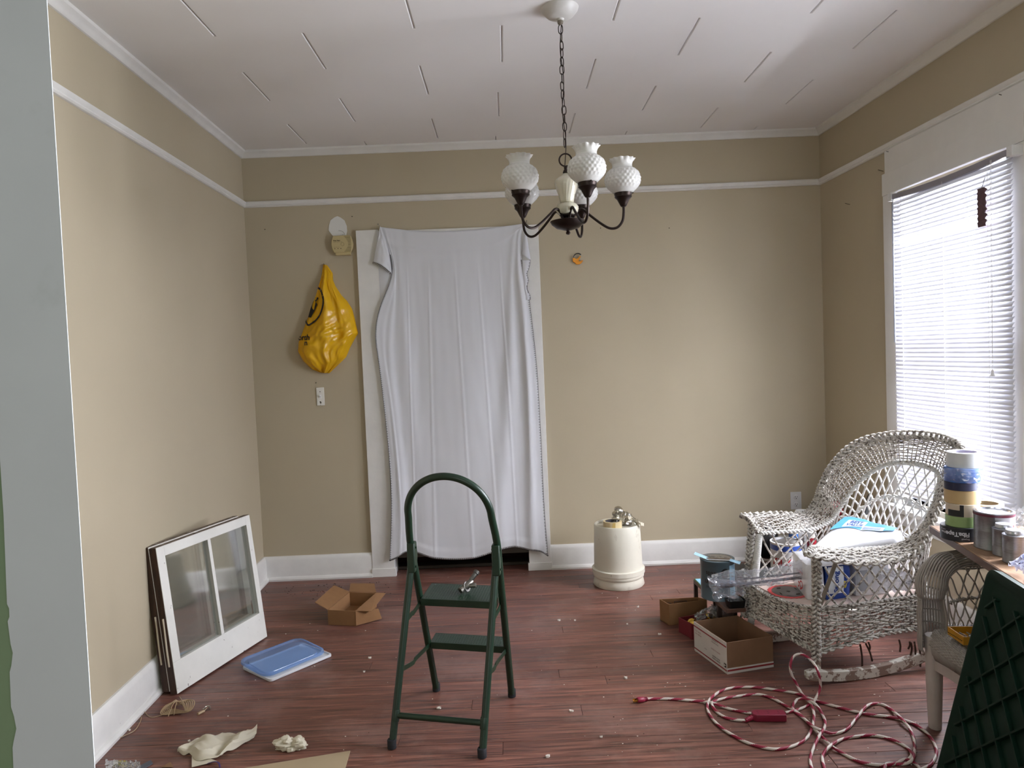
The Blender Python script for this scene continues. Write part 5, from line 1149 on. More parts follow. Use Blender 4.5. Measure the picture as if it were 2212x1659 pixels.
# paper towel packs
PK = mat('soft_white_paper', 'e4e5ea', .28, coat=.3, spec=.6); WRAP = thin('gloss_wrap', (.96, .97, 1.0), .30, .10, .06, (.9, .92, 1.0))
def pack(name, label, C, z0, z1, m_, puff=.010, seed=0, cat='paper towels', n=22, film=False, group=None, tilt=0.):
    """soft pack on four floor corners C (seen from above, in turn), from z0 to z1"""
    ctr_ = sum((V((p[0], p[1], 0)) for p in C), V((0, 0, 0)))/4; t = thing(name, label, cat, (ctr_.x, ctr_.y, z0), group)
    def surf(extra, amp):
        mb = MB(); m = 12
        lv = [(0, .965), (.06, .99), (.2, 1.0), (.5, 1.015), (.8, 1.0), (.93, .975), (1.0, .91)]
        vs = []; N_ = 48
        def rim(a):
            x, y_ = a*4 % 4, 0; i = int(x) % 4; f = x-int(x); p = V((*C[i], 0)).lerp(V((*C[(i+1) % 4], 0)), f); k_ = 1-.06*(abs(2*f-1))**6; return ctr_+(p-ctr_)*k_
        for h, s_ in lv:
            for j in range(N_):
                p = rim(j/N_); d = p-ctr_; q = ctr_+d*s_ + d.normalized()*(extra+amp*nz(p.x*14+seed, p.y*14, h*3)); vs.append((q.x, q.y, max(z0+.0005, lerp(z0, z1, h)+tilt*h*(q.y-ctr_.y)+amp*.5*nz(p.x*9, p.y*9, seed))))
        fs = [(i*N_+j, i*N_+(j+1) % N_, (i+1)*N_+(j+1) % N_, (i+1)*N_+j) for i in range(len(lv)-1) for j in range(N_)]
        mb.add(vs, fs)
        # domed, dimpled top and plain bottom
        for lev, zz, up in ((len(lv)-1, z1, 1), (0, z0+.0005, 0)):
            k0 = len(mb.v); K = 7
            for r_ in range(K+1):
                for j in range(N_):
                    p = V(vs[lev*N_+j]); q = V((ctr_.x, ctr_.y, z1 if up else z0+.0005)).lerp(p, 1-r_/K*.98); zq = q.z + up*(puff*math.sin(PI/2*min(1, r_/K*1.6)) + extra + amp*(1-2*abs(nz(q.x*11+seed, q.y*11))))*(r_ > 0); mb.v.append((q.x, q.y, zq))
            mb.f += [(k0+r_*N_+j, k0+r_*N_+(j+1) % N_, k0+(r_+1)*N_+(j+1) % N_, k0+(r_+1)*N_+j) for r_ in range(K) for j in range(N_)]; mb.m += [0]*(K*N_)
        return mb
    part('towel_rolls', surf(0, .004), m_, t, auto=40)
    if film: part('wrapper', surf(.004, .009), WRAP, t, auto=30)
    return t, ctr_
SKY = mat('sky_blue_print', '58a6dc', .4); NAVY = mat('navy_print', '1f3f8f', .4); RDP = mat('crimson_print', 'b8242c', .5)
A_ = V((1.222, 2.985, .57)); D2 = V((1.63, 3.045, .57)); C2_ = V((1.705, 3.12, .57)); B2 = V((1.51, 3.275, .57))
pk, pc = pack('towel_pack', 'big white paper towel pack with a sky-blue top label, topmost on the rocking chair', [(A_.x, A_.y), (D2.x, D2.y), (C2_.x, C2_.y), (B2.x, B2.y)], .462, .566, PK, .012, 3, tilt=.22)
def top(u, v): p = A_.lerp(D2, u).lerp(B2.lerp(C2_, u), v); return V((p.x, p.y, .5835+.22*(p.y-pc.y)-.008*(2*abs(u-.5))**3-.008*(2*abs(v-.5))**3+.002*nz(u*6, v*6, 2)))
mb = MB(); mb.grid(lambda a, b_: top(.05+.86*a, lerp(.52, .97, b_)+.06*math.sin(a*7)), 30, 10); part('label_band', mb, SKY, pk)
mb = MB(); 
mb.grid(lambda a, b_: top(.18+.30*a, .60+.26*b_)+V((0, 0, .0015)), 12, 6); mb.grid(lambda a, b_: top(.48+.30*a, .46+.20*b_)+V((0, 0, .0015)), 12, 6); part('label_panel', mb, mat('label_white', 'dcebf7', .4), pk)
def tt(x, y_, ox, oy): return top(ox+x, oy+y_*1.4)+V((0, 0, .003))
mb = text_mb('BEST', .10, lambda x, y_: tt(x*.9, y_, .24, .74), bold=.002); text_mb('VALUE', .09, lambda x, y_: tt(x*.9, y_, .22, .63), mb=mb, bold=.002); part('lettering', mb, NAVY, pk, smooth=False)
mb = MB()
for i in range(22): x = .50+.011*i; mb.add([top(x, .48)+V((0, 0, .003)), top(x+.005, .48)+V((0, 0, .003)), top(x+.005, .60)+V((0, 0, .003)), top(x, .60)+V((0, 0, .003))], [(0, 1, 2, 3)])
part('barcode', mb, NAVY, pk, smooth=False)
# lower layer
q = lambda u, v, z=ZS: (pz(u, v, z).x, pz(u, v, z).y)
pk2, _ = pack('towel_pack', 'white paper towel pack with red lettering behind the near front post', [(1.238, 3.035), (1.31, 3.02), (1.335, 3.25), (1.268, 3.265)], ZS, .458, PK, .004, 9)
mb = text_mb('Qt', .05, lambda x, y_: V((1.2335, 3.06+x*.9, .345+y_)), bold=.001); text_mb('8 ROLLS', .018, lambda x, y_: V((1.2325, 3.06+x, .41+y_)), mb=mb); part('lettering', mb, RDP, pk2, smooth=False)
pk3, _ = pack('towel_pack', 'navy blue paper towel pack seen through the near arm lattice', [(1.315, 3.02), (1.435, 3.045), (1.45, 3.21), (1.34, 3.20)], ZS, .455, mat('navy_wrap', '2a4a9c', .35, var=.1, vs=8), .004, 12)
def fr3(x, z): p = V((1.315, 3.02, 0)).lerp(V((1.435, 3.045, 0)), x); return V((p.x+.001, p.y-.0062-.006*math.sin(PI*min(1, max(0, x))), z))
mb = MB(); mb.grid(lambda a, b_: fr3(.05+.58*a+.03*math.sin(b_*3), ZS+.03+.115*b_), 8, 8); part('label_panel', mb, mat('label_pale', 'dfe6f0', .4), pk3)
mb = text_mb('Strong', .040, lambda x, y_: fr3(.44-y_*6.5, ZS+.034+x*.86)+V((0, -.0025, 0)), bold=.0012); part('lettering', mb, NAVY, pk3, smooth=False)
mb = MB(); mb.sphere((1.400, 3.0285, .372), .016, 12, sc=(.5, .15, 1)); part('emblem', mb, mat('yellow_emblem', 'cdbb3a', .5), pk3)
pk4, _ = pack('towel_pack', 'plain white paper towel pack beside the navy one, seen through the near arm lattice', [(1.455, 3.05), (1.62, 3.075), (1.61, 3.27), (1.47, 3.24)], ZS, .455, PK, .006, 15)
mb = MB(); mb.grid(lambda a, b_: V((1.457+.05*a, 3.040+.008*a-.003*math.sin(PI*a), .335+.09*b_)), 5, 5); part('grey_print', mb, mat('grey_label', '9fa2aa', .5), pk4)
crumple('plastic_bag', 'white loose plastic bag slumped at the rear of the rocking chair seat', 'bag', lambda u, v: V((lerp(1.55, 1.70, u), 3.035+.02*u, ZS+.012+.115*v*(1-.4*u))) , translucent('white_bag', 'e6e6ea', .3, .4), 24, 18, amp=.016, fr=12, seed=41)

# ------------------------------------------------------------------ low dark shelf and what stands on it
SH = [(.960, 3.262), (1.052, 3.268), (1.040, 3.715), (.922, 3.705)]; SZ = .198
lowshelf = thing('low_shelf', 'low dark brown open-sided shelf under the paint can, left of the rocking chair', 'shelf', (.99, 3.48, 0))
def slabz(C, z0, z1, nm, m_, par, **k): mb = MB(); mb.add([(x, y_, z0) for x, y_ in C]+[(x, y_, z1) for x, y_ in C], [(3, 2, 1, 0), (4, 5, 6, 7), (0, 1, 5, 4), (1, 2, 6, 5), (2, 3, 7, 6), (3, 0, 4, 7)]); return part(nm, mb, m_, par, smooth=False, bevel=.0015, **k)
DK = mat('dark_shelf_wood', '33241d', .5, var=.2, vs=8)
slabz(SH, SZ-.018, SZ, 'shelf_top', mat('shelf_top_wood', '5b4238', .5, var=.15, vs=9), lowshelf); slabz([(1.005, 3.375), (1.049, 3.38), (1.040, 3.715), (1.005, 3.71)], .02, .035, 'shelf_board', DK, lowshelf)
for (x, y_) in ((.962, 3.385), (1.036, 3.388), (1.030, 3.702), (.932, 3.704)): mb = MB(); mb.box(x-.008, x+.010, y_-.008, y_+.010, 0, SZ-.018); part('leg', mb, DK, lowshelf, smooth=False)
slabz([(1.038, 3.38), (1.046, 3.38), (1.036, 3.70), (1.028, 3.70)], .035, SZ-.018, 'back_panel', DK, lowshelf)
# gallon can
def can(name, label, c, r, h, body, lidm, group=None, ears=False, lid_raise=.0, label_m=None, cat='paint can'):
    t = thing(name, label, cat, tuple(c), group); c = V(c)
    mb = MB(); mb.lathe([(r*.96, 0), (r*1.015, .001), (r*1.015, .004), (r, .006), (r, h*.5-.002), (r*1.006, h*.5), (r, h*.5+.002), (r, h-.010), (r*1.02, h-.008), (r*1.02, h-.001), (r*.97, h), (r*.90, h), (r*.89, h-.006), (.0001, h-.006)], 48, c); b_ = part('can_body', mb, body, t)
    mb = MB(); mb.lathe([(r*.885, h-.005), (r*.885, h+.0005), (r*.84, h+.001), (r*.83, h-.004), (.0001, h-.004)], 40, c); part('lid', mb, lidm, t)
    return t
TIN = mat('tinplate', 'b5b5ba', .28, .9, var=.12, vs=30, spots=((9, .58, .05, '8c8078', .5),)); CANB = mat('grey_blue_can', '51626b', .35, .15, var=.06, vs=8)
gc = V((.974, 3.440, SZ))
t = can('paint_can', 'grey-blue gallon paint can with drips on its lid, on the low shelf', gc, .080, .190, CANB, TIN)
def cyl(c, r, a0, z0, flip=1): return lambda x, y_: V((c.x+r*math.cos(a0+flip*x/r), c.y+r*math.sin(a0+flip*x/r), c.z+z0+y_))
aF = math.atan2(-gc.y, -gc.x)
mb = text_mb('spar', .030, cyl(gc, .0812, aF-.72, .128), bold=.0002); text_mb('ULTRA', .022, cyl(gc, .0812, aF-.80, .085), mb=mb, bold=.0012); text_mb('SATIN', .014, cyl(gc, .0812, aF-.74, .062), mb=mb); part('lettering', mb, SOOT, t, smooth=False)
mb = MB(); ff = cyl(gc, .0815, aF+.45, .135); n = 24
mb.add([ff(.021*math.cos(2*PI*i/n), .024*math.sin(2*PI*i/n)) for i in range(n)], [tuple(range(n))]); part('round_logo', mb, mat('black_disc', '121316', .4), t, smooth=False)
mb = MB(); mb.grid(lambda u, v: cyl(gc, .0811, aF+.75, .02)(.055*u, .15*v), 8, 2); part('side_label', mb, mat('pale_blue_label', '8fb6cc', .4), t)
mb = MB(); mb.lathe([(.074, .1865), (.074, .1885), (.0, .1885)][::1], 32, gc, fr=lambda r, z, a, i: r*(1+.06*nz(3*math.cos(a), 3*math.sin(a)))); part('paint_skin', mb, mat('dried_paint', '8f8a80', .35, spots=((20, .5, .03, '2f2a28', .8),)), t)
mb = MB(); mb.tube(smooth_path([gc+V((.081, -.02, .13)), gc+V((.085, -.02, .05)), gc+V((.05, -.075, .02)), gc+V((-.0, -.088, .04))], 6), .0015, 5); part('wire_handle', mb, TIN, t)
# stir stick and blue masking paper across the lid
t = thing('stir_stick', 'paint-dark wooden stir stick lying across the gallon can lid', 'stick', tuple(gc+V((0, 0, .191)))); mb = MB(); a, b_ = gc+V((-.062, -.02, .1935)), gc+V((.045, -.055, .1935)); d = (b_-a).normalized(); sd = V((-d.y, d.x, 0))*.007
mb.hexa([a-sd, b_-sd, b_+sd, a+sd, a-sd+V((0, 0, .004)), b_-sd+V((0, 0, .004)), b_+sd+V((0, 0, .004)), a+sd+V((0, 0, .004))]); part('stick', mb, mat('stained_stick', '6a5b4c', .6, var=.3, vs=40), t, smooth=False)
t = thing('masking_strip', 'pale blue masking strip folded over the rim of the gallon can', 'tape', tuple(gc+V((-.07, 0, .19))))
BLT = mat('pale_blue_tape', 'a5cbe0', .6)
g3 = lambda x, y_, z: gc+V((x, y_, z))
mb = MB(); mb.slab(g3(-.115, -.010, .213), g3(-.055, -.040, .1925), g3(-.040, -.012, .1935), g3(-.100, .020, .216), .001); part('strip', mb, BLT, t, smooth=False)
mb = MB(); mb.slab(g3(.035, -.075, .194), g3(.082, -.085, .178), g3(.098, -.055, .182), g3(.048, -.048, .1955), .001); part('strip', mb, BLT, t, smooth=False)
mb = MB(); mb.slab(g3(-.055, -.040, .1930), g3(.040, -.075, .1945), g3(.046, -.055, .1955), g3(-.048, -.020, .1940), .0012); part('strip', mb, mat('silver_stick', 'c0c2c6', .35, .3), t, smooth=False)
t = thing('card_packet', 'flat sky-blue and green edged packet on the low shelf left of the paint can', 'packet', (.945, 3.60, SZ))
pkz = SZ+.001
slabz([(.930, 3.50), (1.0, 3.505), (1.0, 3.70), (.924, 3.70)], pkz, pkz+.006, 'green_card', mat('green_card', '4d6b3c', .5), t); slabz([(.934, 3.51), (.995, 3.515), (.995, 3.69), (.928, 3.69)], pkz+.006, pkz+.0075, 'blue_card', mat('sky_card', '93cbe6', .4), t)
slabz([(.948, 3.55), (.985, 3.55), (.985, 3.64), (.944, 3.64)], pkz+.0075, pkz+.0083, 'window_card', mat('rust_card', '8c6257', .5), t)
# black tray of screws in a bag
t = thing('black_tray', 'small black plastic tray under the sleeve, at the near end of the low shelf', 'tray', (1.012, 3.297, SZ))
mb = MB(); r0 = rrect(.075, .055, .012)
loft([(r0, SZ+.001), ([(x*1.15, y_*1.15) for x, y_ in r0], SZ+.035), ([(x*1.10, y_*1.10) for x, y_ in r0], SZ+.035), ([(x*.96, y_*.96) for x, y_ in r0], SZ+.004)], V((1.012, 3.297, 0)), V((1, .05, 0)).normalized(), V((-.05, 1, 0)).normalized(), mb); part('tray', mb, mat('black_tray_plastic', '111214', .35), t)
crumple('plastic_bag', 'small clear bag of screws in the black tray', 'bag', lambda u, v: V((lerp(.98, 1.05, u), lerp(3.27, 3.325, v), SZ+.022+.025*math.sin(PI*u)*math.sin(PI*v))), CLEAR, 20, 16, amp=.008, seed=51)
# behind the far arm: tote with cans and tubes
t = thing('storage_tote', 'low black plastic tote on the floor behind the rocking chair', 'tote', (1.55, 3.95, 0))
mb = MB(); r0 = rrect(.72, .36, .04); loft([([(x*.93, y_*.93) for x, y_ in r0], .0), (r0, .13), ([(x*1.03, y_*1.04) for x, y_ in r0], .132), ([(x*1.03, y_*1.04) for x, y_ in r0], .145), ([(x*.98, y_*.97) for x, y_ in r0], .148)], V((1.60, 3.93, 0)), V((1, 0, 0)), V((0, 1, 0)), mb); part('tote_body', mb, mat('black_tote', '101114', .4), t)
kc = V((1.47, 3.86, .149)); t = can('primer_can', 'white primer can with blue band and red letters behind the far arm lattice', kc, .082, .190, mat('white_can', 'd6d4d2', .35), TIN)
aK = math.atan2(-kc.y, -kc.x)
mb = MB(); mb.lathe([(.0826, .150), (.0826, .178)], 48, kc); part('blue_band', mb, mat('deep_blue_band', '2a4690', .4), t)
mb = text_mb('KILZ', .050, cyl(kc, .0830, aK-.95, .075), bold=.002); part('lettering', mb, RDP, t, smooth=False)
for i, (x, y_, h0, col) in enumerate(((1.560, 3.985, .23, '2b5a9c'), (1.615, 4.04, .225, 'd8d5cf'), (1.66, 3.98, .20, '9c2630'))):
    t = thing('caulk_tube', ('blue and yellow caulk tube standing behind the primer can', 'plain white caulk tube right of the blue and yellow one', 'dark red caulk tube nearest the back of the rocking chair')[i], 'caulk tube', (x, y_, .149), 'caulk tubes on the black tote')
    mb = MB(); mb.lathe([(.024, 0), (.025, .003), (.025, h0-.02), (.024, h0), (.008, h0+.006), (.007, h0+.03), (.004, h0+.08), (.0001, h0+.082)], 24, (x, y_, .149)); part('tube', mb, mat('tube_white_%d' % i, 'dcd9d2', .35), t)
    mb = MB(); mb.lathe([(.0255, .03), (.0255, h0*.85)], 24, (x, y_, .149)); part('tube_label', mb, mat('tube_label_%d' % i, col, .4), t)
    if i == 0:
        mb = MB(); mb.lathe([(.0259, .07), (.0259, .11)], 24, (x, y_, .149)); part('yellow_band', mb, mat('tube_yellow', 'd7a92c', .4), t)
        mb = text_mb('DR', .02, cyl(V((x, y_, .149)), .0262, math.atan2(-y_, -x)-.6, .15), bold=.001); part('lettering', mb, WHITEP, t, smooth=False)
jc = V((1.735, 4.28, 0)); t = thing('plastic_jug', 'white round plastic jug with a white lid standing in the corner below the outlet', 'jug', tuple(jc)); mb = MB(); mb.lathe([(.06, 0), (.065, .01), (.065, .34), (.050, .37), (.04, .375)], 32, jc); part('jug_body', mb, mat('milky_plastic', 'cfcfcf', .35), t); mb = MB(); mb.lathe([(.043, .372), (.045, .374), (.045, .395), (.042, .400), (.0001, .400)], 32, jc); part('lid', mb, WHITEP, t)
t = thing('black_bag', 'black crumpled rubbish bag behind the far arm of the rocking chair', 'bag', (1.47, 4.16, .149))
mb = MB(); mb.lathe([(math.sin(PI*i/20)*.075, .15+.11*(1-math.cos(PI*i/20))) for i in range(21)], 30, (1.47, 4.16, 0)); mb.v = [(x+.018*nz(x*14, y_*14, z*14), y_+.018*nz(x*13, y_*13, z*13+4), max(.150, z+.02*nz(x*12+7, y_*12, z*12))) for x, y_, z in mb.v]; part('bag_film', mb, mat('black_film', '0f0f11', .3), t, auto=25)
t = thing('carton', 'tall brown carton standing in the far right corner behind the rocking chair', 'box', (1.86, 4.25, 0)); mb = MB(); mb.box(1.82, 2.00, 4.12, 4.40, 0, .395); part('carton_body', mb, CARDD, t, smooth=False, bevel=.002)
t = thing('snack_bag', 'red and yellow crumpled foil packet on the carton in the far corner', 'packet', (1.87, 4.2, .396))
mb = MB(); mb.lathe([(.0001, .397), (.045, .400), (.052, .43), (.040, .455), (.028, .475), (.0001, .485)], 26, (1.865, 4.16, 0)); mb.v = [(x+.014*nz(x*22, y_*22, z*22), y_+.014*nz(x*20, y_*20, z*20+4), max(.397, z+.016*nz(x*20+7, y_*20, z*20))) for x, y_, z in mb.v]; part('foil', mb, mat('red_foil', '8f1d2b', .3, .2, spots=((9, .56, .03, 'a08c3a', .9),)), t, auto=25)
t = thing('hand_brush', 'hand brush with black grip and brown bristles standing behind the rocking chair lattice', 'brush', (1.80, 3.62, 0))
bx0 = V((1.805, 3.70, 0)); mb = MB(); mb.tube([bx0+V((0, 0, .0)), bx0+V((.02, .01, .42))], [.03, .022], 12); part('bristles', mb, mat('brown_bristle', '4a2a20', .8, var=.3, vs=60), t)
mb = MB(); mb.tube([bx0+V((.02, .01, .42)), bx0+V((.024, .012, .50))], [.021, .018], 12); part('ferrule', mb, mat('cream_ferrule', 'c2b79c', .5), t)
mb = MB(); mb.tube([bx0+V((.024, .012, .50)), bx0+V((.05, .02, .57)), bx0+V((.062, .024, .60))], [.014, .016, .012], 12); part('grip', mb, mat('black_grip', '151515', .5), t)

# ------------------------------------------------------------------ smaller grey-white wicker armchair under the table
GW = mat('lavender_white_wicker', 'a29b95', .6, var=.08, vs=25, spots=((60, .68, .03, '6b625b', .5),)); GWP = mat('painted_cane_leg', 'b8b0ab', .6, var=.08, vs=14, bump=.2, bs=60)
ac = thing('wicker_armchair', 'smaller grey-white wicker tub chair with rolled arms under the table edge', 'chair', (1.70, 2.33, 0))
Cc = V((1.71, 2.33, 0))
PT = [V((1.495, 2.545, .285)), V((1.490, 2.545, .36)), V((1.488, 2.545, .44)), V((1.488, 2.548, .52)), V((1.515, 2.552, .575)), V((1.58, 2.560, .597)), V((1.68, 2.575, .595)), V((1.80, 2.580, .592)), V((1.89, 2.54, .595)), V((1.935, 2.44, .60)), V((1.94, 2.33, .60)), V((1.93, 2.22, .60)), V((1.88, 2.13, .595)), V((1.78, 2.10, .59)), V((1.66, 2.10, .585)), V((1.56, 2.105, .57)), V((1.52, 2.105, .52)), V((1.515, 2.105, .42)), V((1.515, 2.105, .30))]
nP = 150; CP = [interp(PT, i/nP) for i in range(nP+1)]
def frame(i):
    t_ = (CP[min(nP, i+1)]-CP[max(0, i-1)]).normalized(); o = CP[i]-Cc; o.z = 0; o = o - t_*o.dot(t_); out_ = o.normalized(); up_ = t_.cross(out_).normalized()
    if up_.z < 0 or (abs(t_.z) > .8 and up_.dot(V((-1, 0, 0))) < 0): up_ = -up_
    return out_, up_
mb = MB(); nS = 22
for s_ in range(nS):
    a = lerp(-.95, PI*1.02, s_/(nS-1)); P_ = []
    for i in range(nP+1):
        o, u_ = frame(i); R_ = .043+.0022*math.sin(i*.55*1.0) + .003*math.sin(i/nP*40); P_.append(CP[i] + (o*math.cos(a)*1.05+u_*math.sin(a))*R_ )
    mb.tube(P_, .0036, 5)
part('arm_roll_weave', mb, GW, ac, auto=180, kind='stuff')
mb = MB()
for i in range(0, nP+1, 5):
    o, u_ = frame(i); mb.tube([CP[i]+(o*math.cos(a)*1.05+u_*math.sin(a))*.041 for a in [lerp(-.95, PI*1.02, k/10) for k in range(11)]], .003, 5)
part('arm_roll_ribs', mb, GW, ac, auto=180, kind='stuff')
def cb(t_, v):
    i = int(lerp(14, nP-14, t_)); o, u_ = frame(i); top_ = CP[i]-o*.036-u_*.01; b_ = V((lerp(top_.x, Cc.x, .03), lerp(top_.y, Cc.y, .03), .365)); p = b_.lerp(top_, v); return p
for sgn in (-1, 1):
    for i in range(22):
        ta = .17+.66*i/21; P_ = [cb(max(.15, min(.85, ta+.085*sgn*f)), f) for f in [k/8 for k in range(9)]]
        mb = MB(); mb.tube(P_, .0028, 5); part('lattice_strand', mb, GW, ac, auto=180)
part('twisted_band', braid([cb(lerp(.17, .83, i/130), .50) for i in range(131)], .0045, .0036, 26, b_=.9, strands=2), GW, ac, auto=180)
part('seat_rail_band', braid([cb(lerp(.12, .88, i/130), .05) for i in range(131)], .010, .0045, 26, b_=.8), GW, ac, auto=180)
# woven seat with a rounded front and its apron
SQ = [V((1.49, 2.535, .362)), V((1.475, 2.44, .358)), V((1.470, 2.33, .356)), V((1.48, 2.21, .358)), V((1.505, 2.115, .362))]
def seat2(u, v):
    f = interp(SQ, v); b_ = V((1.90, lerp(2.56, 2.12, v), .372)); return f.lerp(b_, u) + V((0, 0, -.010*math.sin(PI*u)*math.sin(PI*v)))
mb = weave(lambda t_, v: seat2(v, t_), 40, 46, .0038, .0028, seed=4)
for i in range(41): mb.tube([seat2(v/8, i/40) for v in range(9)], .0026, 4)
part('seat', mb, GW, ac, auto=180, kind='stuff')
def ap(t_, v): p = interp(SQ, t_); o = V((-.018*math.sin(PI*v), 0, 0)); return V((p.x, p.y, lerp(p.z, .245+.03*math.sin(PI*t_), v)))+o
mb = weave(ap, 34, 9, .0036, .003, seed=8, v1=.45)
for i in range(46): t_ = i/45; mb.tube([ap(t_, .4), ap(min(1, t_+.03), .7), ap(t_, 1)], .0026, 4)
part('apron_weave', mb, GW, ac, auto=180, kind='stuff')
mb = MB(); vs = []
for i in range(25):
    p = ap(i/24, 1.0); 
    for dx, dz in ((-.008, -.028), (.010, -.028), (.010, .008), (-.008, .008)): vs.append((p.x+dx, p.y, p.z+dz))
mb.add(vs, [(i*4+j, i*4+(j+1) % 4, (i+1)*4+(j+1) % 4, (i+1)*4+j) for i in range(24) for j in range(4)]); part('front_rail', mb, GWP, ac)
for (x, y_, zt) in ((1.493, 2.545, .34), (1.515, 2.105, .34), (1.90, 2.54, .38), (1.90, 2.12, .38)):
    mb = MB(); mb.tube([V((x, y_, .0)), V((x, y_, .02)), V((x, y_, .18)), V((x, y_, zt))], [.023, .024, .030, .031], 16, flat=.9); part('leg', mb, GWP, ac)
# yellow tray of bits on the seat
yc_ = V((1.545, 2.405, .366)); yt = thing('yellow_tray', 'small ochre yellow plastic tray of screws on the grey wicker chair seat', 'tray', tuple(yc_))
YM = mat('ochre_plastic', 'c08a1c', .45, var=.08, vs=20)
T4 = [(1.497, 2.468), (1.492, 2.372), (1.60, 2.362), (1.605, 2.458)]
slabz(T4, .374, .378, 'tray_bottom', YM, yt)
for i in range(4): mb = MB(); wallq(mb, T4[i], T4[(i+1) % 4], .374, .402, .004); part('tray_wall', mb, YM, yt, smooth=False, bevel=.001)
mb = MB()
for i in range(10): mb.box(1.4905, 1.4925, 2.380+.008*i, 2.3825+.008*i, .385, .3875)
part('tray_holes', mb, SOOT, yt, smooth=False)
mb = MB(); random.seed(9)
for i in range(14):
    p = V((random.uniform(1.51, 1.585), random.uniform(2.38, 2.45), .3815)); d = V((random.uniform(-1, 1), random.uniform(-1, 1), .0)).normalized()*.012; mb.tube([p-d, p+d+V((0, 0, .006))], [.0014, .0026], 6)
part('screws', mb, MET2, yt, kind='stuff')

# ------------------------------------------------------------------ table with tapes and cans
TZ = .70; e_ = V((-.19, -.982, 0)).normalized(); r_ = V((e_.y*-1, e_.x, 0)); r_ = r_ if r_.x > 0 else -r_
T0 = V((1.572, 2.690, 0))
tb = thing('work_table', 'long brown wooden board table along the right edge holding tapes and cans', 'table', tuple(T0))
def tq(a, b_, z): p = T0+e_*a+r_*b_; return V((p.x, p.y, z))
mb = MB()
mb.hexa([tq(0, 0, TZ-.024), tq(1.35, 0, TZ-.024), tq(1.35, .40, TZ-.024), tq(.0, .40, TZ-.024), tq(0, 0, TZ), tq(1.35, 0, TZ), tq(1.35, .40, TZ), tq(0, .40, TZ)])
part('table_top', mb, mat('table_wood', '96765c', .5, var=.16, vs=10, stretch=(8, 1, 8), spots=((14, .64, .04, '5c4232', .6),)), tb, smooth=False, bevel=.002)
mb = MB(); mb.hexa([tq(0, -.003, TZ-.026), tq(1.35, -.003, TZ-.026), tq(1.35, 0, TZ-.026), tq(0, 0, TZ-.026), tq(0, -.003, TZ-.002), tq(1.35, -.003, TZ-.002), tq(1.35, 0, TZ-.002), tq(0, 0, TZ-.002)]); part('edge_band', mb, mat('edge_wood', '5d4130', .5, var=.2, vs=12), tb, smooth=False)
for a in (.30, 1.25):
    for b_ in (.04, .36):
        if a < .5 and b_ < .1: continue
        mb = MB(); mb.tube([tq(a, b_, 0), tq(a, b_, TZ-.026)], .016, 10); part('leg', mb, mat('table_leg_metal', '6b6a6c', .4, .6), tb)
def stand(u, v, rad):
    q = pz(u, v, TZ); d = V((q.x, q.y, 0)).normalized()*rad; return V((q.x+d.x, q.y+d.y, TZ+.0005))
sc_ = stand(2074, 1171, .061)
def shift(c, dx, dy, z): return V((c.x+dx, c.y+dy, z))
z = sc_.z; T_ = []
fib = tape('tape_roll', 'black mesh drywall tape roll with upside-down white lettering, lowest in the stack', sc_, .061, .047, '1c1e26', .038, 'c9c4b8')
mb = MB(); ff = cyl(sc_, .0616, math.atan2(-2.5, -1.62)+.28, .020, -1)
mb = text_mb('FibaTape', .021, lambda x, y_: cyl(sc_, .0616, math.atan2(-2.5, -1.62)+.50, .032, -1)(x, -y_), bold=.0008); text_mb('Drywall', .008, lambda x, y_: cyl(sc_, .0616, math.atan2(-2.5, -1.62)+.50, .012, -1)(x, -y_), mb=mb)
text_mb('Dura', .010, lambda x, y_: cyl(sc_, .0616, math.atan2(-2.5, -1.62)-.75, .030, -1)(x, -y_), mb=mb, bold=.0003); text_mb('mesh tape', .006, lambda x, y_: cyl(sc_, .0616, math.atan2(-2.5, -1.62)-.75, .038, -1)(x, -y_), mb=mb)
part('lettering', mb, mat('pale_print', 'c9cbd6', .5), fib, smooth=False)
z += .0475
tape('tape_roll', 'light green painter tape roll second from the bottom of the stack', shift(sc_, .006, -.004, z), .052, .036, '8fa96f'); z += .0365
tw = tape('tape_roll', 'cream tape roll with a black paper label, in the middle of the stack', shift(sc_, .008, -.004, z), .052, .043, 'c7b9a6')
aT = math.atan2(-2.5, -1.62); cT = shift(sc_, .008, -.004, z)
mb = MB(); mb.grid(lambda u, v: cyl(cT, .0526, aT-.55, .001)(-.020+.045*u, .041*v) if False else cyl(cT, .0526, aT-.15, .001)(.012*u, .041*v), 4, 2); mb.grid(lambda u, v: cyl(cT, .0526, aT-.95, .001)(.045*u, .022*v), 8, 2); part('paper_label', mb, mat('black_label', '1a1a1e', .5), tw)
z += .0435
tape('tape_roll', 'wide tan masking tape roll under the dark core in the stack', shift(sc_, .012, .004, z), .056, .047, 'c2a679'); z += .0475
tape('tape_roll', 'dark navy tape roll sandwiched between tan and blue rolls', shift(sc_, .004, -.002, z), .051, .027, '1e2242', .036, '22243a'); z += .0275
bz = z; bt_ = tape('tape_roll', 'bright blue painter tape roll in torn clear wrap near the top', shift(sc_, .010, 0, z), .055, .050, '2a5da8'); z += .0505
tape('tape_roll', 'clear glossy packing tape roll on top of the stack', shift(sc_, .020, .002, z), .055, .052, 'cfd3d8', .038, 'b7b2c4', rough=.2)
crumple('plastic_film', 'torn clear film wrapped round the blue tape roll, sticking out at left', 'film', lambda u, v: (lambda a: V((sc_.x+.010+(.060+.028*max(0, math.sin(a*1.0-2.2))*v)*math.cos(a), sc_.y+(.060+.02*v*abs(math.sin(a*3)))*math.sin(a), bz+.001+.050*v)))(math.radians(150)+u*math.radians(190)), thin('clear_film', (.93, .95, .99), .16, .12, .10, (.7, .75, .85)), 44, 12, amp=.006, fr=14, seed=61)
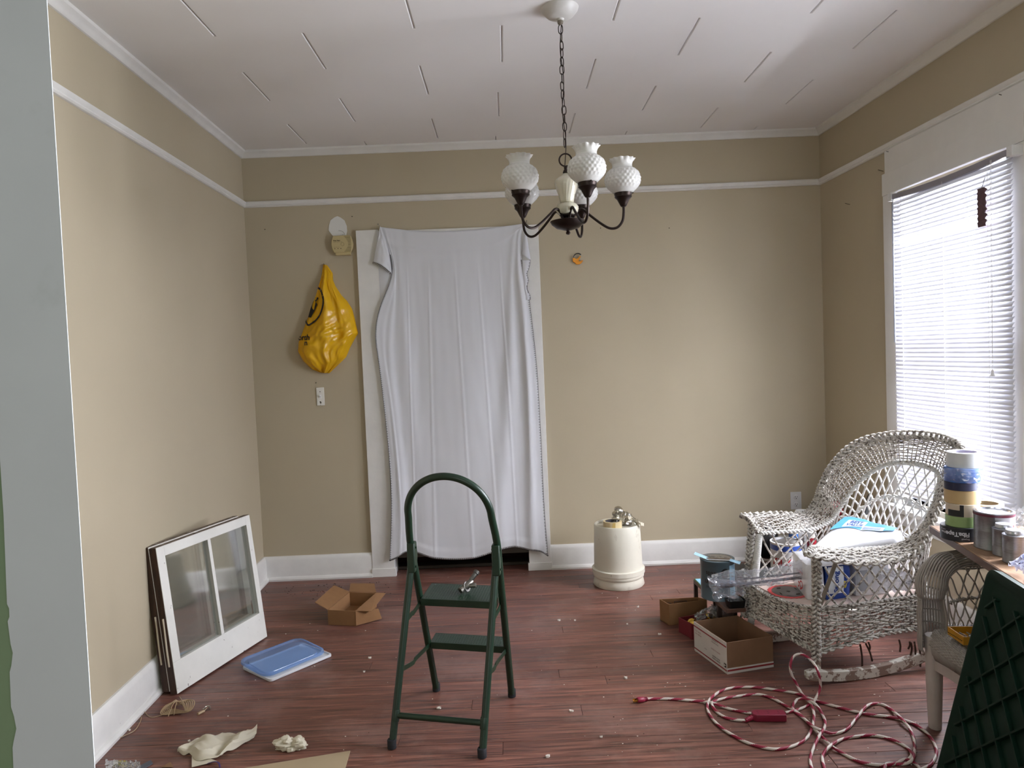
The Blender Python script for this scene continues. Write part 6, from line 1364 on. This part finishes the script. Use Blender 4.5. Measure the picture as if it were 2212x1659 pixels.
bk_ = V((1.725, 2.60, TZ+.001)); t = tape('tape_roll', 'cream tape roll with a barcode sticker standing behind the stack', bk_, .055, .048, 'cbbf9f'); tape('tape_roll', 'cream tape roll carrying the barcoded roll behind the stack', V((bk_.x, bk_.y, TZ+.001)), .055, .0, 'cbbf9f') if False else None
# raise the barcoded roll on a plain one
t.location.z += .050
tape('tape_roll', 'plain cream tape roll under the barcoded one behind the stack', bk_, .055, .048, 'd3cbb5')
mb = MB(); fb_ = cyl(V((bk_.x, bk_.y, bk_.z+.050)), .0556, math.atan2(-2.6, -1.72)+.10, .006)
mb.add([fb_(0, 0), fb_(.018, 0), fb_(.018, .034), fb_(0, .034)], [(0, 1, 2, 3)]); part('sticker', mb, mat('sticker_white', 'cfcdb8', .5), t, smooth=False)
fb_ = cyl(V((bk_.x, bk_.y, bk_.z+.050)), .0560, math.atan2(-2.6, -1.72)+.10, .006); mb = MB()
for i in range(7): mb.add([fb_(.002+.0022*i, .003), fb_(.0032+.0022*i, .003), fb_(.0032+.0022*i, .012), fb_(.002+.0022*i, .012)], [(0, 1, 2, 3)])
mb.add([fb_(.005, .020), fb_(.013, .020), fb_(.013, .026), fb_(.005, .026)], [(0, 1, 2, 3)]); part('barcode', mb, SOOT, t, smooth=False)
# cans
TIN2 = mat('ribbed_tin', '8e8f95', .38, .8, var=.15, vs=60, stretch=(1, 1, 9), spots=((8, .6, .05, '6d6a68', .5),))
qc = stand(2148, 1192, .0585); t = can('paint_can', 'quart metal can with red-lettered label, largest can on the table', qc, .0585, .125, TIN2, mat('silver_lid', 'c3c4cc', .2, .9))
mb = MB(); mb.lathe([(.0592, .02), (.0592, .112)], 48, qc); k0 = len(mb.f)
aq = math.atan2(-qc.y, -qc.x)
mb = MB(); mb.grid(lambda u, v: cyl(qc, .0593, aq+.05, .018)(.085*u, .094*v), 10, 2); part('paper_label', mb, mat('label_grey_white', 'a9a8ad', .45), t)
mb = text_mb('KILZ', .022, cyl(qc, .0597, aq+.72, .070), bold=.001); part('lettering', mb, RDP, t, smooth=False)
mb = MB(); mb.lathe([(.0598, .1125), (.0598, .120)], 48, qc); part('red_band', mb, mat('plum_band', '5d2036', .4), t)
for i, (c_, lab) in enumerate(((stand(2169, 1204, .0325), 'small tin can with a screw cap, left one of the small pair'), (stand(2192, 1220, .0325), 'small tin can with a screw cap, nearest the plastic bag'))):
    t = can('tin_can', lab, c_, .0325, .088, TIN2, TIN, 'small screw-capped tins', cat='can')
    mb = MB(); mb.lathe([(.024, .086), (.0245, .088), (.0245, .100), (.023, .102), (.0001, .102)], 28, c_); part('screw_cap', mb, mat('cap_metal_%d' % i, 'c9cad4', .25, .6), t)
t = can('tin_can', 'dull dark tin can behind the small pair at the right picture edge', V((1.735, 2.235, TZ+.0005)), .036, .125, mat('dull_tin', '77767c', .45, .6), TIN, cat='can')
t = thing('paper_sheet', 'white paper sheet standing in the tin can at the right picture edge', 'paper', (1.735, 2.235, TZ+.12)); mb = MB(); mb.slab((1.71, 2.20, TZ+.128), (1.765, 2.215, TZ+.128), (1.75, 2.23, TZ+.22), (1.72, 2.215, TZ+.20), .001); part('sheet', mb, mat('paper_bright', 'd7dae6', .6), t, smooth=False)
crumple('plastic_bag', 'crumpled white translucent bag in front of the small tins on the table', 'bag', lambda u, v: V((1.478+.05*math.sin(PI*v), lerp(2.13, 2.02, u), TZ+.006+.045*math.sin(PI*v)*(.5+.5*u)+.010)), translucent('milky_bag', 'cfd3e6', .5, .3), 24, 16, amp=.014, fr=12, seed=71)
crumple('plastic_film', 'clear crinkled film behind the quart can near the window', 'film', lambda u, v: V((lerp(1.70, 1.80, u), 2.50-.05*v, TZ+.020+.085*v)), CLEAR, 24, 14, amp=.012, fr=12, seed=73)
t = thing('small_box', 'tiny red and blue item glimpsed between the quart can and small tins', 'box', (1.70, 2.29, TZ)); mb = MB(); mb.box(1.69, 1.715, 2.285, 2.31, TZ+.001, TZ+.06); part('red_box', mb, mat('red_blue_box', 'a03344', .5, spots=((40, .55, .02, '3f5ba8', 1.0),)), t, smooth=False, bevel=.001)

# ------------------------------------------------------------------ dark green lid leaning on the table
GP = mat('dark_green_plastic', '032216', .6, spec=.25, var=.06, vs=5)
L0 = V((1.425, 2.135, .715)); dn_ = V((1.255, 2.165, .004))-L0; hgt = dn_.length; dn_.normalize(); el = V((-.17, -.985, 0)).normalized(); el = (el - dn_*el.dot(dn_)).normalized(); nn_ = el.cross(dn_); nn_ = nn_ if nn_.x < 0 else -nn_
lid = thing('tote_lid', 'dark green ribbed plastic tote lid standing on edge against the table at right', 'lid', (1.3, 1.9, 0))
def lq(a, h, o=0.): return L0 + el*a + dn_*h + nn_*o
LW = .60
def rr2(w_, h_, r, n=6, ox=0, oy=0): return [(x+w_/2+ox, y_+h_/2+oy) for x, y_ in rrect(w_, h_, r, n)]
mb = MB(); R1 = rr2(LW, hgt, .035); R2 = [(LW/2+(x-LW/2)*.90, hgt/2+(y_-hgt/2)*.92) for x, y_ in R1]
vs = [lq(x, y_, -.020) for x, y_ in R1]+[lq(x, y_, .004) for x, y_ in R1]+[lq(LW/2+(x-LW/2)*.965, hgt/2+(y_-hgt/2)*.975, .006) for x, y_ in R1]+[lq(x, y_, -.008) for x, y_ in R2]; N_ = len(R1)
fs = [(k*N_+i, k*N_+(i+1) % N_, (k+1)*N_+(i+1) % N_, (k+1)*N_+i) for k in range(3) for i in range(N_)] + [tuple(range(N_)), tuple(3*N_+j for j in range(N_))]
mb.add(vs, fs); part('lid_panel', mb, GP, lid, auto=50)
x0_, x1_, y0_, y1_ = LW*.055, LW*.945, hgt*.10, hgt*.955
def clip(p, d):
    t0, t1 = -9, 9
    for k, (lo, hi) in enumerate(((x0_, x1_), (y0_, y1_))):
        if abs(d[k]) < 1e-9: continue
        a, b_ = (lo-p[k])/d[k], (hi-p[k])/d[k]; a, b_ = min(a, b_), max(a, b_); t0, t1 = max(t0, a), min(t1, b_)
    return t0, t1
for dsn, gap_ in (((.77, .64), .073), ((.735, -.68), .091)):
    l_ = math.hypot(*dsn); d = (dsn[0]/l_, dsn[1]/l_); nrm = (-d[1], d[0])
    for k in range(-16, 17):
        p = (LW/2+nrm[0]*gap_*k, hgt/2+nrm[1]*gap_*k); t0, t1 = clip(p, d)
        if t1-t0 < .04: continue
        a = (p[0]+d[0]*t0, p[1]+d[1]*t0); b_ = (p[0]+d[0]*t1, p[1]+d[1]*t1); w_ = (nrm[0]*.003, nrm[1]*.003); mb = MB()
        mb.hexa([lq(a[0]-w_[0], a[1]-w_[1], -.009), lq(b_[0]-w_[0], b_[1]-w_[1], -.009), lq(b_[0]+w_[0], b_[1]+w_[1], -.009), lq(a[0]+w_[0], a[1]+w_[1], -.009), lq(a[0]-w_[0], a[1]-w_[1], .004), lq(b_[0]-w_[0], b_[1]-w_[1], .004), lq(b_[0]+w_[0], b_[1]+w_[1], .004), lq(a[0]+w_[0], a[1]+w_[1], .004)])
        part('rib', mb, GP, lid, smooth=False, bevel=.001)

# ------------------------------------------------------------------ red and white extension cord
CRD = mat('cord_crimson', '8c1d3a', .45); CWH = mat('cord_white', 'cfc5bd', .5)
ec = thing('extension_cord', 'red and white striped extension cord coiled loosely across the floor', 'cord', tuple(pz(1640, 1550)))
def c7(u, v, z=.006): return pz(1350+u/2.566, 1380+v/2.566, z)
paths = [
 [(120, 333), (250, 333), (400, 345), (480, 354, .010), (570, 385), (640, 402), (722, 417)],
 [(888, 410), (960, 392), (1020, 366), (1052, 340, .015), (1082, 270, .05), (1075, 200, .11), (1050, 140, .14), (1010, 100, .15), (972, 84, .15), (935, 97, .14), (916, 145, .11), (925, 200, .07), (952, 252, .03), (985, 310, .012), (1035, 370, .012), (1047, 440, .012), (1022, 530), (960, 582), (860, 610), (780, 605), (690, 580), (600, 535), (520, 480), (470, 420), (457, 370), (475, 330, .012), (535, 288), (610, 270), (720, 268), (850, 285), (950, 302), (1050, 340), (1200, 383), (1330, 415), (1480, 435), (1600, 470), (1690, 540), (1727, 620), (1700, 690), (1640, 725), (1500, 790)],
 [(668, 453), (600, 447), (545, 430), (500, 395), (482, 360, .012), (497, 345), (560, 328), (640, 316), (740, 308), (820, 330), (890, 370), (960, 410), (1030, 480), (1080, 530, .012), (1140, 590, .012), (1200, 630), (1300, 680), (1420, 700), (1500, 690), (1560, 668, .012), (1620, 700), (1660, 760)],
 [(955, 335, .012), (932, 368), (940, 400), (990, 440), (1050, 490, .018), (1105, 512, .012), (1160, 525), (1230, 500), (1290, 430, .012), (1340, 372, .012), (1400, 358), (1460, 380), (1540, 450, .015), (1590, 520), (1607, 600), (1592, 670, .02), (1540, 694), (1460, 690), (1440, 710), (1430, 760)],
 [(1120, 760), (1095, 660), (1130, 600, .018), (1200, 558), (1290, 540), (1380, 535), (1480, 558), (1560, 600), (1590, 640, .012), (1570, 670, .012)],
 [(1060, 780), (1035, 716), (1030, 650), (1070, 550, .024), (1110, 480, .012), (1095, 420), (1055, 362, .018), (1000, 332, .018), (955, 335, .012)]]
for P_ in paths:
    Q = smooth_path([c7(p[0], p[1], (p[2] if len(p) > 2 else .0055)) for p in P_], 9)
    # even spacing so that the stripes keep their pitch
    R_ = [Q[0]]; acc = 0
    for i in range(1, len(Q)):
        seg = (Q[i]-Q[i-1]).length
        while acc+seg >= .006:
            f = (.006-acc)/seg; Q[i-1] = Q[i-1].lerp(Q[i], f); R_.append(Q[i-1].copy()); seg = (Q[i]-Q[i-1]).length; acc = 0
        acc += seg
    mb = MB(); mb.tube(R_, .0052, 12, mf=lambda i, j: int(((j+i*.86) % 12) // 6)); part('cord', mb, [CRD, CWH], ec, auto=180)
a, b_ = c7(122, 334, .0065), c7(55, 340, .0125); d = (b_-a).normalized()
mb = MB(); mb.tube([a-d*.002, a+d*.014], [.006, .0085], 12); 
for i in range(4): mb.tube([a+d*(.0005+.0035*i), a+d*(.002+.0035*i)], .0088, 12)
part('strain_relief', mb, CRD, ec)
mb = MB(); mb.tube([a+d*.013, a+d*.018, a+d*.040, a+d*.044], [.010, .0125, .0125, .010], 14, flat=.85); pg = part('plug', mb, CRD, ec, bevel=.001)
sd = V((-d.y, d.x, 0)).normalized()
for s_ in (-1, 1):
    mb = MB(); c_ = a+d*.043+sd*.0062*s_; w_ = sd*.0009; h_ = V((0, 0, .0034)); mb.hexa([c_-w_-h_, c_+w_-h_, c_+w_-h_+d*.017, c_-w_-h_+d*.017, c_-w_+h_, c_+w_+h_, c_+w_+h_+d*.017, c_-w_+h_+d*.017]); part('prong', mb, BRASS, pg, smooth=False)
mb = MB(); mb.tube([a+d*.043-V((0, 0, .006)), a+d*.062-V((0, 0, .006))], .0026, 8); part('prong', mb, BRASS, pg)
p0, p1 = c7(705, 446, 0), c7(888, 446, 0); dx_ = (p1-p0).normalized(); L_ = (p1-p0).length; dy_ = V((-dx_.y, dx_.x, 0))
mb = MB(); w_ = .021
def bq(x, y_, z): return p0+dx_*x+dy_*y_+V((0, 0, z))
pl = [(0, -w_*.55), (.012, -w_), (L_, -w_), (L_, w_), (.012, w_), (0, w_*.55)]
mb.prism(pl, lambda x, y_: bq(x, y_, .001), lambda x, y_: bq(x, y_, .027)); blk = part('outlet_block', mb, mat('crimson_plastic', '7a1a33', .4), ec, bevel=.002)
for i in range(3):
    mb = MB(); c_ = .018+i*(L_-.03)/2.4
    for yy in (-.006, .006): mb.add([bq(c_, yy-.0012, .0273), bq(c_+.006, yy-.0012, .0273), bq(c_+.006, yy+.0012, .0273), bq(c_, yy+.0012, .0273)], [(0, 1, 2, 3)])
    part('socket_slot', mb, SOOT, blk, smooth=False)
mb = MB(); q_ = c7(668, 453, .007); mb.tube([q_, bq(.002, -.006, .012)], [.0062, .0095], 12)
for i in range(5): f = (i+.5)/5; c_ = q_.lerp(bq(.002, -.006, .012), f); dd_ = (bq(.002, -.006, .012)-q_).normalized()*.0012; mb.tube([c_-dd_, c_+dd_], .0075+.0028*f, 12)
part('strain_relief', mb, CRD, ec)
